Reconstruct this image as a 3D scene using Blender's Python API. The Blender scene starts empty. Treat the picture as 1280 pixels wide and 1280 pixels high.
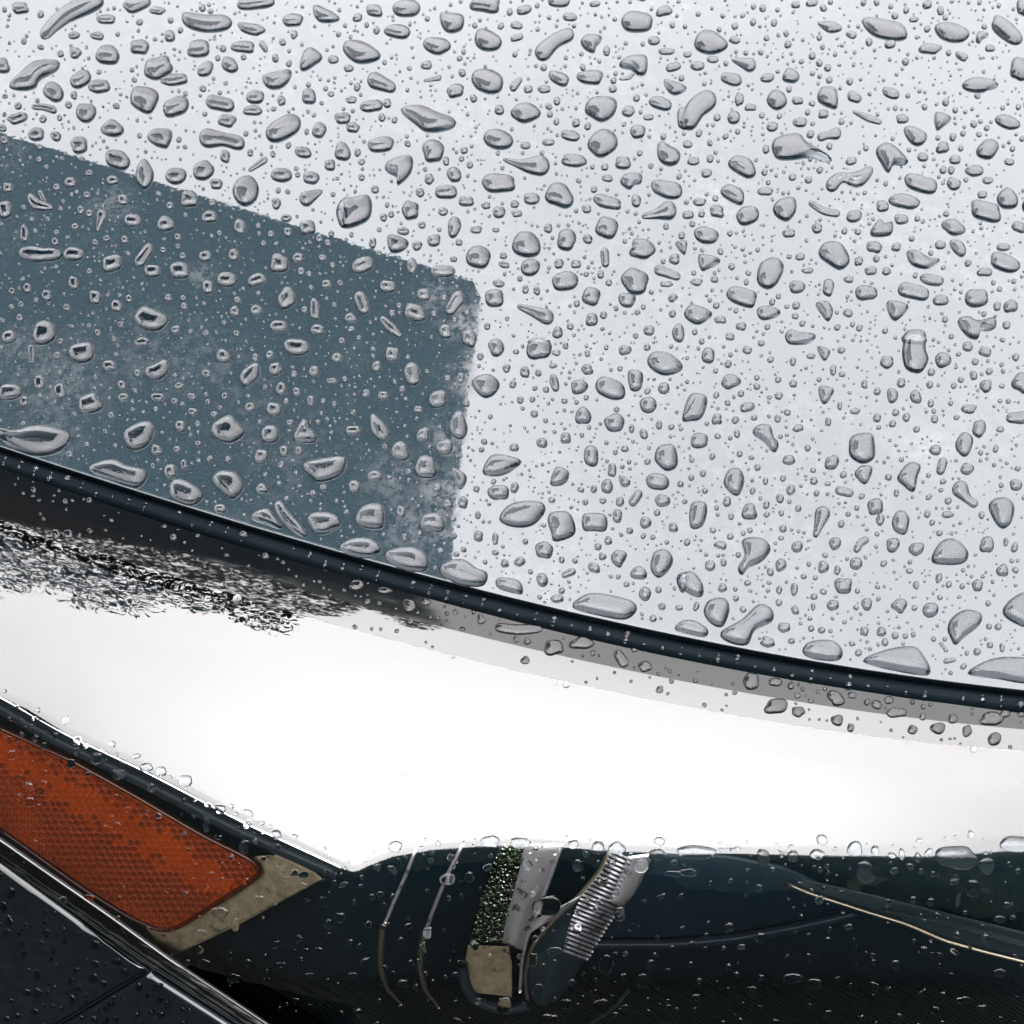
import bpy, bmesh, math, random
import numpy as np
from mathutils import Vector

R = math.radians
scene = bpy.context.scene
col = scene.collection
rng = np.random.default_rng(11)

# ------------------------------------------------------------------ camera
PITCH = R(50.0)
Z0 = 0.72                       # height of the bonnet's front edge above the ground
DIST = 0.50
CAM = np.array([0.0, -DIST * math.cos(PITCH), Z0 + DIST * math.sin(PITCH)])
FPX = 1280 * 60.0 / 36.0        # focal length in photograph pixels
FWD = np.array([0.0, math.cos(PITCH), -math.sin(PITCH)])
UPV = np.array([0.0, math.sin(PITCH), math.cos(PITCH)])
cam_data = bpy.data.cameras.new('camera')
cam_data.lens = 60.0
cam_data.sensor_width = 36.0
cam_data.clip_start = 0.01
cam_data.clip_end = 500.0
cam = bpy.data.objects.new('camera', cam_data)
cam.location = CAM
cam.rotation_euler = (math.pi / 2 - PITCH, 0, 0)
col.objects.link(cam)
scene.camera = cam

# ------------------------------------------------------------------ sky, sun, exposure
SUN_EL, SUN_AZ = R(62), R(205)          # high sun behind thick cloud, behind the photographer
world = bpy.data.worlds.new('World')
scene.world = world
world.use_nodes = True
wn, wl = world.node_tree.nodes, world.node_tree.links
bg = wn['Background']
sky = wn.new('ShaderNodeTexSky')
sky.sky_type = 'NISHITA'
sky.sun_disc = False
sky.sun_elevation = SUN_EL
sky.sun_rotation = SUN_AZ
sky.air_density, sky.dust_density, sky.ozone_density = 1.0, 6.0, 1.0
hs = wn.new('ShaderNodeHueSaturation')
hs.inputs['Saturation'].default_value = 0.12
wl.new(sky.outputs[0], hs.inputs['Color'])
cl_t = wn.new('ShaderNodeTexCoord')
cl_n = wn.new('ShaderNodeTexNoise')
cl_n.inputs['Scale'].default_value = 2.2
cl_n.inputs['Detail'].default_value = 3.0
cl_n.inputs['Roughness'].default_value = 0.45
wl.new(cl_t.outputs['Generated'], cl_n.inputs['Vector'])
cl_r = wn.new('ShaderNodeValToRGB')     # thin and thick places in the cloud sheet
cl_r.color_ramp.elements[0].position, cl_r.color_ramp.elements[1].position = 0.3, 0.7
cl_r.color_ramp.elements[0].color = (7.75, 7.55, 7.7, 1)
cl_r.color_ramp.elements[1].color = (10.1, 9.9, 10.0, 1)
wl.new(cl_n.outputs['Fac'], cl_r.inputs['Fac'])
cm = wn.new('ShaderNodeMix')
cm.data_type = 'RGBA'
cm.inputs[0].default_value = 0.9
wl.new(hs.outputs[0], cm.inputs[6])
wl.new(cl_r.outputs[0], cm.inputs[7])
# overcast brighter overhead; horizon darkened extra so the drop rims mirror less light
sp = wn.new('ShaderNodeSeparateXYZ')
wl.new(cl_t.outputs['Generated'], sp.inputs[0])
gr = wn.new('ShaderNodeMapRange')
gr.inputs['From Min'].default_value, gr.inputs['From Max'].default_value = 0.0, 1.0
gr.inputs['To Min'].default_value, gr.inputs['To Max'].default_value = 0.08, 1.08
wl.new(sp.outputs['Z'], gr.inputs['Value'])
gm = wn.new('ShaderNodeVectorMath')
gm.operation = 'SCALE'
wl.new(cm.outputs[2], gm.inputs[0])
wl.new(gr.outputs[0], gm.inputs['Scale'])
wl.new(gm.outputs[0], bg.inputs['Color'])
bg.inputs['Strength'].default_value = 0.10

sun_data = bpy.data.lights.new('sun', 'SUN')
sun_data.energy = 0.5
sun_data.angle = R(170)             # light spread by the whole cloud sheet
sun_data.color = (1.0, 0.97, 0.93)
sun = bpy.data.objects.new('sun', sun_data)
sd = Vector((math.sin(SUN_AZ) * math.cos(SUN_EL), math.cos(SUN_AZ) * math.cos(SUN_EL), math.sin(SUN_EL)))
sun.rotation_euler = (-sd).to_track_quat('-Z', 'Y').to_euler()
sun.location = (0, 0, 6)
col.objects.link(sun)

scene.view_settings.view_transform = 'Standard'
scene.view_settings.look = 'None'
scene.view_settings.gamma = 1.0
scene.view_settings.use_curve_mapping = False
scene.view_settings.exposure = 3.8
scene.cycles.use_denoising = True
scene.cycles.denoising_prefilter = 'ACCURATE'
scene.cycles.max_bounces = 14
scene.cycles.transmission_bounces = 10
scene.cycles.transparent_max_bounces = 12
scene.cycles.glossy_bounces = 6
scene.cycles.diffuse_bounces = 3
scene.cycles.caustics_reflective = True
scene.cycles.caustics_refractive = True
scene.cycles.blur_glossy = 0.2
scene.cycles.sample_clamp_indirect = 20.0


# ------------------------------------------------------------------ materials
def mat(name, base=(0.5, 0.5, 0.5), rough=0.4, metal=0.0, ior=1.5, coat=0.0, coat_ior=1.5, coat_rough=0.0, trans=0.0, spec=None):
    m = bpy.data.materials.new(name)
    m.use_nodes = True
    p = m.node_tree.nodes['Principled BSDF']
    p.inputs['Base Color'].default_value = (*base, 1)
    p.inputs['Roughness'].default_value = rough
    p.inputs['Metallic'].default_value = metal
    p.inputs['IOR'].default_value = ior
    p.inputs['Coat Weight'].default_value = coat
    p.inputs['Coat IOR'].default_value = coat_ior
    p.inputs['Coat Roughness'].default_value = coat_rough
    p.inputs['Transmission Weight'].default_value = trans
    if spec is not None:
        p.inputs['Specular IOR Level'].default_value = spec
    return m


def nd(m, t, **kw):
    n = m.node_tree.nodes.new(t)
    for k, v in kw.items():
        setattr(n, k, v)
    return n


def lk(m, a, b):
    m.node_tree.links.new(a, b)


def pr(m):
    return m.node_tree.nodes['Principled BSDF']


def noise(m, scale, detail=3.0, rough=0.5, vec=None):
    n = nd(m, 'ShaderNodeTexNoise')
    n.inputs['Scale'].default_value = scale
    n.inputs['Detail'].default_value = detail
    n.inputs['Roughness'].default_value = rough
    if vec is None:
        g = nd(m, 'ShaderNodeNewGeometry')
        vec = g.outputs['Position']
    lk(m, vec, n.inputs['Vector'])
    return n


def ramp(m, src, stops):
    r = nd(m, 'ShaderNodeValToRGB')
    e = r.color_ramp.elements
    while len(e) < len(stops):
        e.new(0.5)
    for el, (pos, c) in zip(e, stops):
        el.position = pos
        el.color = (*c, 1) if len(c) == 3 else c
    lk(m, src, r.inputs['Fac'])
    return r


def mixc(m, fac, a, b):
    n = nd(m, 'ShaderNodeMix', data_type='RGBA')
    for k, v in ((0, fac), (6, a), (7, b)):
        if isinstance(v, (int, float)):
            n.inputs[k].default_value = v
        elif isinstance(v, tuple):
            n.inputs[k].default_value = (*v, 1)
        else:
            lk(m, v, n.inputs[k])
    return n.outputs[2]


def math_node(m, op, a, b=None):
    n = nd(m, 'ShaderNodeMath', operation=op)
    for k, v in ((0, a), (1, b)):
        if v is None:
            continue
        if isinstance(v, (int, float)):
            n.inputs[k].default_value = v
        else:
            lk(m, v, n.inputs[k])
    return n.outputs[0]


PAINT = (0.0080, 0.0133, 0.0165)


def add_flake(m, base):
    """metallic flake: tiny cells that differ a little in tone"""
    g = nd(m, 'ShaderNodeNewGeometry')
    v = nd(m, 'ShaderNodeTexVoronoi')
    v.inputs['Scale'].default_value = 4600.0
    lk(m, g.outputs['Position'], v.inputs['Vector'])
    bw = nd(m, 'ShaderNodeSeparateColor')
    lk(m, v.outputs['Color'], bw.inputs[0])
    lo = tuple(c * 0.8 for c in base)
    hi = tuple(min(1, c * 1.5) for c in base)
    r = ramp(m, bw.outputs[0], [(0.0, lo), (0.6, base), (0.93, tuple(c * 1.2 for c in base)), (1.0, hi)])
    return r.outputs[0]


paint = mat('bonnet_paint', PAINT, rough=0.55, ior=1.05, coat=1.0, coat_ior=1.512, coat_rough=0.01)
flake = add_flake(paint, PAINT)
# dried water marks and road dust with a shape of their own
d1 = noise(paint, 17.0, 5.0, 0.65)
d2 = noise(paint, 210.0, 6.0, 0.75)
dm = math_node(paint, 'MULTIPLY', ramp(paint, d1.outputs['Fac'], [(0.46, (0, 0, 0)), (0.62, (1, 1, 1))]).outputs[0],
               ramp(paint, d2.outputs['Fac'], [(0.46, (0, 0, 0)), (0.68, (1, 1, 1))]).outputs[0])
d3 = noise(paint, 3.0, 2.0, 0.5)
DUST_SPOTS = []
dust = math_node(paint, 'MULTIPLY', dm, 0.6)
film = noise(paint, 60.0, 4.0, 0.6)
lk(paint, ramp(paint, film.outputs['Fac'], [(0.3, (0.006,) * 3), (0.8, (0.03,) * 3)]).outputs[0], pr(paint).inputs['Coat Roughness'])
bmp = nd(paint, 'ShaderNodeBump')
bmp.inputs['Strength'].default_value = 0.012
bmp.inputs['Distance'].default_value = 0.0004
peel = noise(paint, 330.0, 2.0, 0.5)
lk(paint, peel.outputs['Fac'], bmp.inputs['Height'])
lk(paint, bmp.outputs['Normal'], pr(paint).inputs['Coat Normal'])

wet_paint = mat('wet_paint', (0.0026, 0.0052, 0.0072), rough=0.16, ior=1.29)     # paint under water, darkened further to give drops dark rims; dull flake sheen
wet_black = mat('wet_black', (0.0015, 0.0022, 0.0026), rough=0.3, ior=1.1)

water = mat('rain_water', (0.88, 0.94, 0.985), rough=0.0, ior=1.333, trans=1.0)

rubber = mat('seal_rubber', (0.0014, 0.0028, 0.0037), rough=0.5, spec=0.02)
rb = noise(rubber, 900.0, 3.0, 0.6)
lk(rubber, ramp(rubber, rb.outputs['Fac'], [(0.3, (0.32,) * 3), (0.7, (0.55,) * 3)]).outputs[0], pr(rubber).inputs['Roughness'])

black_gap = mat('gap_black', (0.0016, 0.0022, 0.0026), rough=0.8, spec=0.0)

flange_m = mat('lens_flange_plastic', (0.0015, 0.002, 0.0022), rough=0.05, ior=1.30)
fn = noise(flange_m, 24.0, 3.0, 0.5)
lk(flange_m, ramp(flange_m, fn.outputs['Fac'], [(0.35, (0.03,) * 3), (0.7, (0.10,) * 3)]).outputs[0], pr(flange_m).inputs['Roughness'])
rim_m = mat('lens_rim_plastic', (0.002, 0.0022, 0.0024), rough=0.02, ior=1.56)


def clear_sheet(name, ior, tint):
    """thin clear plastic: what is not mirrored by its two faces goes straight through"""
    m = bpy.data.materials.new(name)
    m.use_nodes = True
    nt = m.node_tree
    nt.nodes.remove(nt.nodes['Principled BSDF'])
    out = nt.nodes['Material Output']
    fr = nd(m, 'ShaderNodeFresnel')
    fr.inputs['IOR'].default_value = ior
    up = math_node(m, 'MULTIPLY', fr.outputs[0], 2.0)
    dn = math_node(m, 'ADD', fr.outputs[0], 1.0)
    fac = math_node(m, 'DIVIDE', up, dn)
    tr = nd(m, 'ShaderNodeBsdfTransparent')
    tr.inputs['Color'].default_value = (*tint, 1)
    gl = nd(m, 'ShaderNodeBsdfGlossy')
    gl.inputs['Roughness'].default_value = 0.0
    bp = nd(m, 'ShaderNodeBump')
    bp.inputs['Strength'].default_value = 0.02
    bp.inputs['Distance'].default_value = 0.0012
    nz = noise(m, 75.0, 3.0, 0.55)
    lk(m, nz.outputs['Fac'], bp.inputs['Height'])
    lk(m, bp.outputs['Normal'], gl.inputs['Normal'])
    mx = nd(m, 'ShaderNodeMixShader')
    lk(m, fac, mx.inputs[0])
    lk(m, tr.outputs[0], mx.inputs[1])
    lk(m, gl.outputs[0], mx.inputs[2])
    lk(m, mx.outputs[0], out.inputs['Surface'])
    return m


lens_m = clear_sheet('lens_polycarbonate', 1.485, (0.96, 0.97, 0.97))

housing_m = mat('housing_black', (0.0024, 0.0052, 0.0066), rough=0.35, spec=0.02)
hatch_m = mat('housing_ribbed_black', (0.0026, 0.0046, 0.0052), rough=0.4, spec=0.04)
amber = mat('amber_plastic', (0.125, 0.017, 0.0025), rough=0.3, spec=0.06)
amber_shade = mat('amber_pit_shade', (0.085, 0.0155, 0.0045), rough=0.4, spec=0.05)  # darker copy of the amber, painting shade into the prism pits
an = noise(amber, 45.0, 3.0, 0.55)
lk(amber, ramp(amber, an.outputs['Fac'], [(0.3, (0.125, 0.018, 0.003)), (0.7, (0.20, 0.030, 0.0042))]).outputs[0], pr(amber).inputs['Base Color'])
amber_rim = mat('amber_rim_plastic', (0.035, 0.006, 0.002), rough=0.25, ior=1.4)
tan_m = mat('beige_tone', (0.070, 0.056, 0.034), rough=0.5, ior=1.2)  # beige tone; on the wing foot it paints in mirrored tan ground
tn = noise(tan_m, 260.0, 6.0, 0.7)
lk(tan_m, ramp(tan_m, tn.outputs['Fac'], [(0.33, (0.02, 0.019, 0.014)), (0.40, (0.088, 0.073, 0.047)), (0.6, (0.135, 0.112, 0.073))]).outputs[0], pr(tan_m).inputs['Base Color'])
chrome = mat('chrome', (0.62, 0.62, 0.64), rough=0.06, metal=1.0)
satin = mat('satin_grey', (0.010, 0.0165, 0.0195), rough=0.3, spec=0.08)
brushed = mat('brushed_metal', (0.42, 0.37, 0.29), rough=0.38, metal=1.0)
pale_m = mat('pale_metal', (0.20, 0.19, 0.205), rough=0.5, metal=1.0)
pn = noise(pale_m, 300.0, 4.0, 0.6)
lk(pale_m, ramp(pale_m, pn.outputs['Fac'], [(0.36, (0.16, 0.16, 0.18)), (0.44, (0.56, 0.54, 0.57))]).outputs[0], pr(pale_m).inputs['Base Color'])
leafy = mat('wing_leaf_reflection', (0.20, 0.24, 0.19), rough=0.12, metal=1.0)  # mirrored foliage and sky specks painted into the base colour
lb_ = nd(leafy, 'ShaderNodeBump')
lb_.inputs['Strength'].default_value = 1.0
lb_.inputs['Distance'].default_value = 0.0012
lz = noise(leafy, 700.0, 3.0, 0.6)
lk(leafy, lz.outputs['Fac'], lb_.inputs['Height'])
lk(leafy, lb_.outputs['Normal'], pr(leafy).inputs['Normal'])
lz2 = noise(leafy, 1300.0, 4.0, 0.7)
lk(leafy, ramp(leafy, lz2.outputs['Fac'], [(0.46, (0.012, 0.022, 0.012)), (0.56, (0.05, 0.07, 0.04)), (0.62, (0.7, 0.72, 0.68))]).outputs[0], pr(leafy).inputs['Base Color'])
blue_m = mat('blue_black_bezel', (0.0052, 0.0105, 0.0150), rough=0.25, spec=0.06)
bumper_m = mat('bumper_paint', (0.0010, 0.0022, 0.0029), rough=0.5, ior=1.05, coat=1.0, coat_ior=1.6, coat_rough=0.02)
asphalt = mat('wet_asphalt', (0.02, 0.02, 0.02), rough=0.8, spec=0.0)
ag = noise(asphalt, 70.0, 6.0, 0.7)
lk(asphalt, ramp(asphalt, ag.outputs['Fac'], [(0.3, (0.003, 0.003, 0.003)), (0.7, (0.013, 0.013, 0.012))]).outputs[0], pr(asphalt).inputs['Base Color'])
canopy_m = mat('canopy_dark_boards', (0.02, 0.022, 0.024), rough=0.8)
leaf_m = mat('leaf_green', (0.035, 0.06, 0.022), rough=0.6)
ln_ = noise(leaf_m, 3.0, 3.0, 0.6)
lk(leaf_m, ramp(leaf_m, ln_.outputs['Fac'], [(0.3, (0.012, 0.024, 0.013)), (0.7, (0.034, 0.05, 0.022))]).outputs[0], pr(leaf_m).inputs['Base Color'])
bark_m = mat('bark', (0.06, 0.045, 0.03), rough=0.9)


# ------------------------------------------------------------------ object helpers
def link(name, me, parent=None, label=None, cat=None, group=None, kind=None):
    o = bpy.data.objects.new(name, me)
    col.objects.link(o)
    if parent is not None:
        o.parent = parent
    for k, v in (('label', label), ('category', cat), ('group', group), ('kind', kind)):
        if v:
            o[k] = v
    return o


def mesh(name, V, F, mats, mi=None, smooth=True):
    me = bpy.data.meshes.new(name)
    me.from_pydata([tuple(map(float, v)) for v in V], [], [tuple(map(int, f)) for f in F])
    for m in (mats if isinstance(mats, (list, tuple)) else [mats]):
        me.materials.append(m)
    if mi is not None:
        me.polygons.foreach_set('material_index', np.asarray(mi, dtype=np.int32))
    if smooth:
        me.polygons.foreach_set('use_smooth', np.ones(len(me.polygons), dtype=bool))
    me.update()
    return me


def grid_faces(nr, nc, wrap=False):
    F = []
    for i in range(nr - 1):
        for j in range(nc - 1):
            a = i * nc + j
            F.append((a, a + nc, a + nc + 1, a + 1))
        if wrap:
            a = i * nc + nc - 1
            F.append((a, a + nc, i * nc + nc, i * nc))
    return F


def tube(pts, rad, seg=8):
    """closed tube along 3-D points"""
    P = np.asarray(pts, float)
    n = len(P)
    rad = np.broadcast_to(np.asarray(rad, float), (n,))
    T = np.gradient(P, axis=0)
    T /= np.linalg.norm(T, axis=1)[:, None]
    ref = np.array([0.3, -0.6, 0.74])
    A = np.cross(T, ref)
    A /= np.linalg.norm(A, axis=1)[:, None]
    B = np.cross(T, A)
    V, F = [], []
    for i in range(n):
        for k in range(seg):
            w = 2 * math.pi * k / seg
            V.append(P[i] + rad[i] * (math.cos(w) * A[i] + math.sin(w) * B[i]))
    F = [tuple(reversed(f)) for f in grid_faces(n, seg, True)]
    F.append(tuple(range(seg)))
    F.append(tuple(reversed(range((n - 1) * seg, n * seg))))
    return V, F


# ------------------------------------------------------------------ from the picture to the surfaces
def ray(px, py):
    px, py = np.asarray(px, float), np.asarray(py, float)
    x = (px - 640.0) / FPX
    y = (640.0 - py) / FPX
    d = FWD + x[..., None] * np.array([1.0, 0, 0]) + y[..., None] * UPV
    return d / np.linalg.norm(d, axis=-1)[..., None]


def curve(pts):
    p = np.array(pts, float)

    def f(x):
        x = np.asarray(x, float)
        y = np.interp(x, p[:, 0], p[:, 1])
        lo, hi = x < p[0, 0], x > p[-1, 0]
        y = np.where(lo, p[0, 1] + (x - p[0, 0]) * (p[1, 1] - p[0, 1]) / (p[1, 0] - p[0, 0]), y)
        y = np.where(hi, p[-1, 1] + (x - p[-1, 0]) * (p[-1, 1] - p[-2, 1]) / (p[-1, 0] - p[-2, 0]), y)
        return y
    return f


def smooth_curve(pts, deg=5):
    p = np.array(pts, float)
    c = np.polynomial.Chebyshev.fit(p[:, 0], p[:, 1], deg)
    g = curve([(x, c(x)) for x in np.linspace(p[0, 0], p[-1, 0], 60)])
    return g


EDGE = smooth_curve([(0, 557), (94, 585), (175, 613), (285, 647), (425, 690), (526, 717), (640, 747), (761, 776), (855, 796), (984, 818), (1085, 834), (1186, 848), (1280, 861)])
TOPC = smooth_curve([(0, 586), (101, 616), (215, 657), (289, 682), (353, 698), (430, 718), (526, 740), (640, 768), (727, 789), (850, 818), (951, 839), (1065, 860), (1280, 885)])
ROW1 = smooth_curve([(0, 608), (67, 633), (188, 677), (285, 710), (353, 729), (430, 750), (526, 778), (640, 805), (727, 825), (855, 852), (968, 873), (1119, 894), (1280, 912)])
ROW2 = smooth_curve([(0, 650), (120, 690), (250, 730), (400, 776), (532, 812), (640, 836), (714, 853), (850, 882), (1018, 911), (1152, 927), (1280, 938)])
ROW3 = curve([(-150, 795), (0, 860), (34, 876), (84, 907), (175, 949), (235, 980), (302, 1016), (430, 1077), (445, 1081), (462, 1072), (492, 1061), (540, 1053), (593, 1049), (667, 1047), (744, 1053), (778, 1055), (850, 1058), (1018, 1056), (1152, 1053), (1280, 1043), (1400, 1030)])
ROW4 = lambda x: ROW3(x) + 15 + 16 * np.clip((np.asarray(x, float) - 900) / 300, 0, 1)
ROW5 = curve([(-150, 965), (0, 1066), (70, 1113), (138, 1160), (208, 1206), (300, 1268), (450, 1372), (520, 1400), (1500, 1400)])

# the bonnet: a height field rising from its front edge
ex = np.linspace(-120, 1400, 60)
er = ray(ex, EDGE(ex))
ep = CAM + er * ((Z0 - CAM[2]) / er[:, 2])[:, None]
EPOLY = np.polynomial.Polynomial.fit(ep[:, 0], ep[:, 1], 3)
EMID = EPOLY.deriv()(0.0)
COSE = 1.0 / math.sqrt(1 + EMID ** 2)


EC = EPOLY.convert().coef


def edge_y(X):
    X = np.asarray(X, float)
    Xc = np.minimum(np.maximum(X, ep[0, 0]), ep[-1, 0])
    return EC[0] + Xc * (EC[1] + Xc * (EC[2] + Xc * EC[3])) + (EC[1] + Xc * (2 * EC[2] + 3 * EC[3] * Xc)) * (X - Xc)


S0, S1, DL = 0.27, 0.05, 0.26


def prof(d):
    dd = np.minimum(d, DL)
    z = S0 * dd - (S0 - S1) * dd ** 2 / (2 * DL)
    return z + np.maximum(d - DL, 0) * S1


def bonnet_z(X, Y):
    d = (Y - edge_y(X)) * COSE
    return Z0 + prof(np.maximum(d, 0)) + np.minimum(d, 0) * S0


def bonnet_n(X, Y):
    e = 1e-4
    gx = (bonnet_z(X + e, Y) - bonnet_z(X - e, Y)) / (2 * e)
    gy = (bonnet_z(X, Y + e) - bonnet_z(X, Y - e)) / (2 * e)
    n = np.stack([-gx, -gy, np.ones_like(gx)], -1)
    return n / np.linalg.norm(n, axis=-1)[..., None]


def bonnet_hit(px, py):
    r = ray(px, py)
    t = (Z0 + 0.015 - CAM[2]) / r[..., 2]
    for _ in range(6):
        p = CAM + r * t[..., None]
        t = t + (p[..., 2] - bonnet_z(p[..., 0], p[..., 1])) / (0.15 * r[..., 1] - r[..., 2])
    p = CAM + r * t[..., None]
    p[..., 2] = bonnet_z(p[..., 0], p[..., 1])
    return p, bonnet_n(p[..., 0], p[..., 1])


# the headlamp lens: marched down each picture column with a given tilt
def sm(x, a, b):
    t = np.clip((x - a) / (b - a), 0, 1)
    return t * t * (3 - 2 * t)


LX = np.arange(-150, 1431, 8.0)


def lens_rows():
    rows = [TOPC(LX)]
    tilt = []
    segs = [(TOPC, ROW1, 7), (ROW1, ROW2, 9), (ROW2, ROW3, 46), (ROW3, ROW4, 9), (ROW4, ROW5, 60)]
    for si, (a, b, n) in enumerate(segs):
        for k in range(1, n + 1):
            t = k / n
            rows.append(a(LX) + (b(LX) - a(LX)) * t)
            tm = (k - 0.5) / n
            left = 1 - sm(LX, 150, 620)
            if si == 0:
                al = 14 + 3 * tm + 0 * LX
            elif si == 1:
                al = 17 + 2 * tm + 0 * LX
            elif si == 2:
                al = 19 + 13 * tm + 0 * LX
            elif si == 3:
                al = 32 + 5 * sm(tm, 0, .15) + 31 * sm(tm, 0.55, 1.0) + 0 * LX
            else:
                al = 68 + 6 * tm + 0 * LX
            tilt.append(al)
    return np.array(rows), np.array(tilt), [s[2] for s in segs]


LROWS, LTILT, LSEG = lens_rows()
LAZ = R(1) * (14 + 22 * (1 - sm(LX, 0, 700)))


def march():
    r0 = ray(LX, LROWS[0])
    P = [CAM + r0 * ((Z0 - 0.0045 - CAM[2]) / r0[:, 2])[:, None]]
    for i in range(len(LTILT)):
        a = R(1) * LTILT[i]
        n = np.stack([-np.sin(a) * np.sin(LAZ), -np.sin(a) * np.cos(LAZ), np.cos(a)], -1)
        r1 = ray(LX, LROWS[i + 1])
        t = ((P[-1] - CAM) * n).sum(-1) / (r1 * n).sum(-1)
        t = np.convolve(np.pad(t, 1, mode='edge'), [.12, .76, .12], 'valid') if i > 20 else t
        P.append(CAM + r1 * t[:, None])
    return np.array(P)


LP = march()
_du = np.gradient(LP, axis=1)
_dv = np.gradient(LP, axis=0)
LN = np.cross(_dv, _du)
LN /= np.linalg.norm(LN, axis=-1)[..., None]
LT = np.linalg.norm(LP - CAM, axis=-1)


def lens_hit(px, py):
    """point and outward normal of the lens at a picture place"""
    px, py = np.atleast_1d(np.asarray(px, float)), np.atleast_1d(np.asarray(py, float))
    j = np.clip((px - LX[0]) / 8.0, 0, len(LX) - 1.001)
    j0 = j.astype(int)
    fj = j - j0
    colr = LROWS[:, j0] * (1 - fj) + LROWS[:, j0 + 1] * fj
    i0 = np.clip((colr < py).sum(0) - 1, 0, len(LROWS) - 2)
    k = np.arange(len(px))
    fi = np.clip((py - colr[i0, k]) / np.maximum(colr[i0 + 1, k] - colr[i0, k], 1e-6), -3, 3)

    def bl(A):
        a = A[i0, j0] * ((1 - fi) * (1 - fj))[:, None] + A[i0, j0 + 1] * ((1 - fi) * fj)[:, None]
        return a + A[i0 + 1, j0] * (fi * (1 - fj))[:, None] + A[i0 + 1, j0 + 1] * (fi * fj)[:, None]
    n = bl(LN)
    return bl(LP), n / np.linalg.norm(n, axis=-1)[:, None]


def inside(px, py, depth):
    """a point DEPTH metres behind the lens along the line of sight"""
    p, n = lens_hit(px, py)
    d = p - CAM
    d /= np.linalg.norm(d, axis=-1)[:, None]
    return p + d * np.atleast_1d(np.asarray(depth, float))[:, None]


# ================================================================== setting
def slab(name, poly, z0, z1, m, **kw):
    n = len(poly)
    V = [(x, y, z0) for x, y in poly] + [(x, y, z1) for x, y in poly]
    F = [tuple(reversed(range(n))), tuple(range(n, 2 * n))] + [(i, (i + 1) % n, n + (i + 1) % n, n + i) for i in range(n)]
    return link(name, mesh(name, V, F, m, smooth=False), **kw)


gv = [(-60, -60, 0), (60, -60, 0), (60, 60, 0), (-60, 60, 0)]
link('ground', mesh('ground', gv, [(0, 1, 2, 3)], asphalt, smooth=False), kind='structure')

# the porch roof whose underside the bonnet mirrors
porch = bpy.data.objects.new('porch_roof', None)
porch.location = (-3.4, 1.5, 0)
col.objects.link(porch)
porch['label'] = 'dark porch roof mirrored as the slate-blue patch on the bonnet'
porch['category'] = 'porch roof'
PR = [(-0.30, 1.26), (-0.47, 0.36), (-1.45, 0.52), (-3.6, 0.70), (-3.6, 2.83)]


def child(name, V, F, m, parent, mi=None, smooth=True, label=None, kind=None):
    """mesh given in world space, stored relative to its top-level parent"""
    o0 = parent
    off = np.zeros(3)
    while o0 is not None:
        off += np.array(o0.location)
        o0 = o0.parent
    V = np.asarray(V, float) - off
    return link(name, mesh(name, V, F, m, mi, smooth), parent=parent, label=label, kind=kind)


def box_vf(x0, x1, y0, y1, z0, z1):
    V = [(x, y, z) for z in (z0, z1) for x, y in ((x0, y0), (x1, y0), (x1, y1), (x0, y1))]
    F = [(3, 2, 1, 0), (4, 5, 6, 7), (0, 1, 5, 4), (1, 2, 6, 5), (2, 3, 7, 6), (3, 0, 4, 7)]
    return V, F


n = len(PR)
V = [(x, y, 3.0) for x, y in PR] + [(x, y, 3.1) for x, y in PR]
F = [tuple(range(n)), tuple(reversed(range(n, 2 * n)))] + [(i, n + i, n + (i + 1) % n, (i + 1) % n) for i in range(n)]
child('roof_deck', V, F, canopy_m, porch, smooth=False)
for (x, y) in ((-3.45, 0.45), (-3.45, 2.6)):
    child('post', *box_vf(x - .06, x + .06, y - .06, y + .06, 0, 3.0), bark_m, porch, smooth=False)

# a tree at the near side of the porch: its leaves fringe the dark reflection in the headlamp
tree = bpy.data.objects.new('tree', None)
tree.location = (-3.0, -0.9, 0)
col.objects.link(tree)
tree['label'] = 'leafy tree mirrored as dark ragged foliage at the headlamp top edge'
tree['category'] = 'tree'
trk = [(-3.0, -.9, 0), (-2.98, -.85, 1.0), (-2.9, -.7, 2.0), (-2.7, -.4, 2.7), (-2.3, 0.2, 3.12), (-1.7, 0.62, 3.2), (-1.1, .72, 3.22), (-.75, .75, 3.2)]
child('trunk', *tube(trk, [.16, .14, .12, .09, .06, .04, .02, .008], 10), bark_m, tree)
rl = np.random.default_rng(5)
LV, LF = [], []


def leaf(p, s):
    # appends one leaf blade to the current lists
    a = rl.normal(size=3)
    a /= np.linalg.norm(a)
    b = np.cross(a, rl.normal(size=3))
    b /= np.linalg.norm(b)
    k = len(LV)
    LV.extend([p - a * s, p + b * s * .45, p + a * s, p - b * s * .45])
    LF.append((k, k + 1, k + 2, k + 3))


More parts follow.
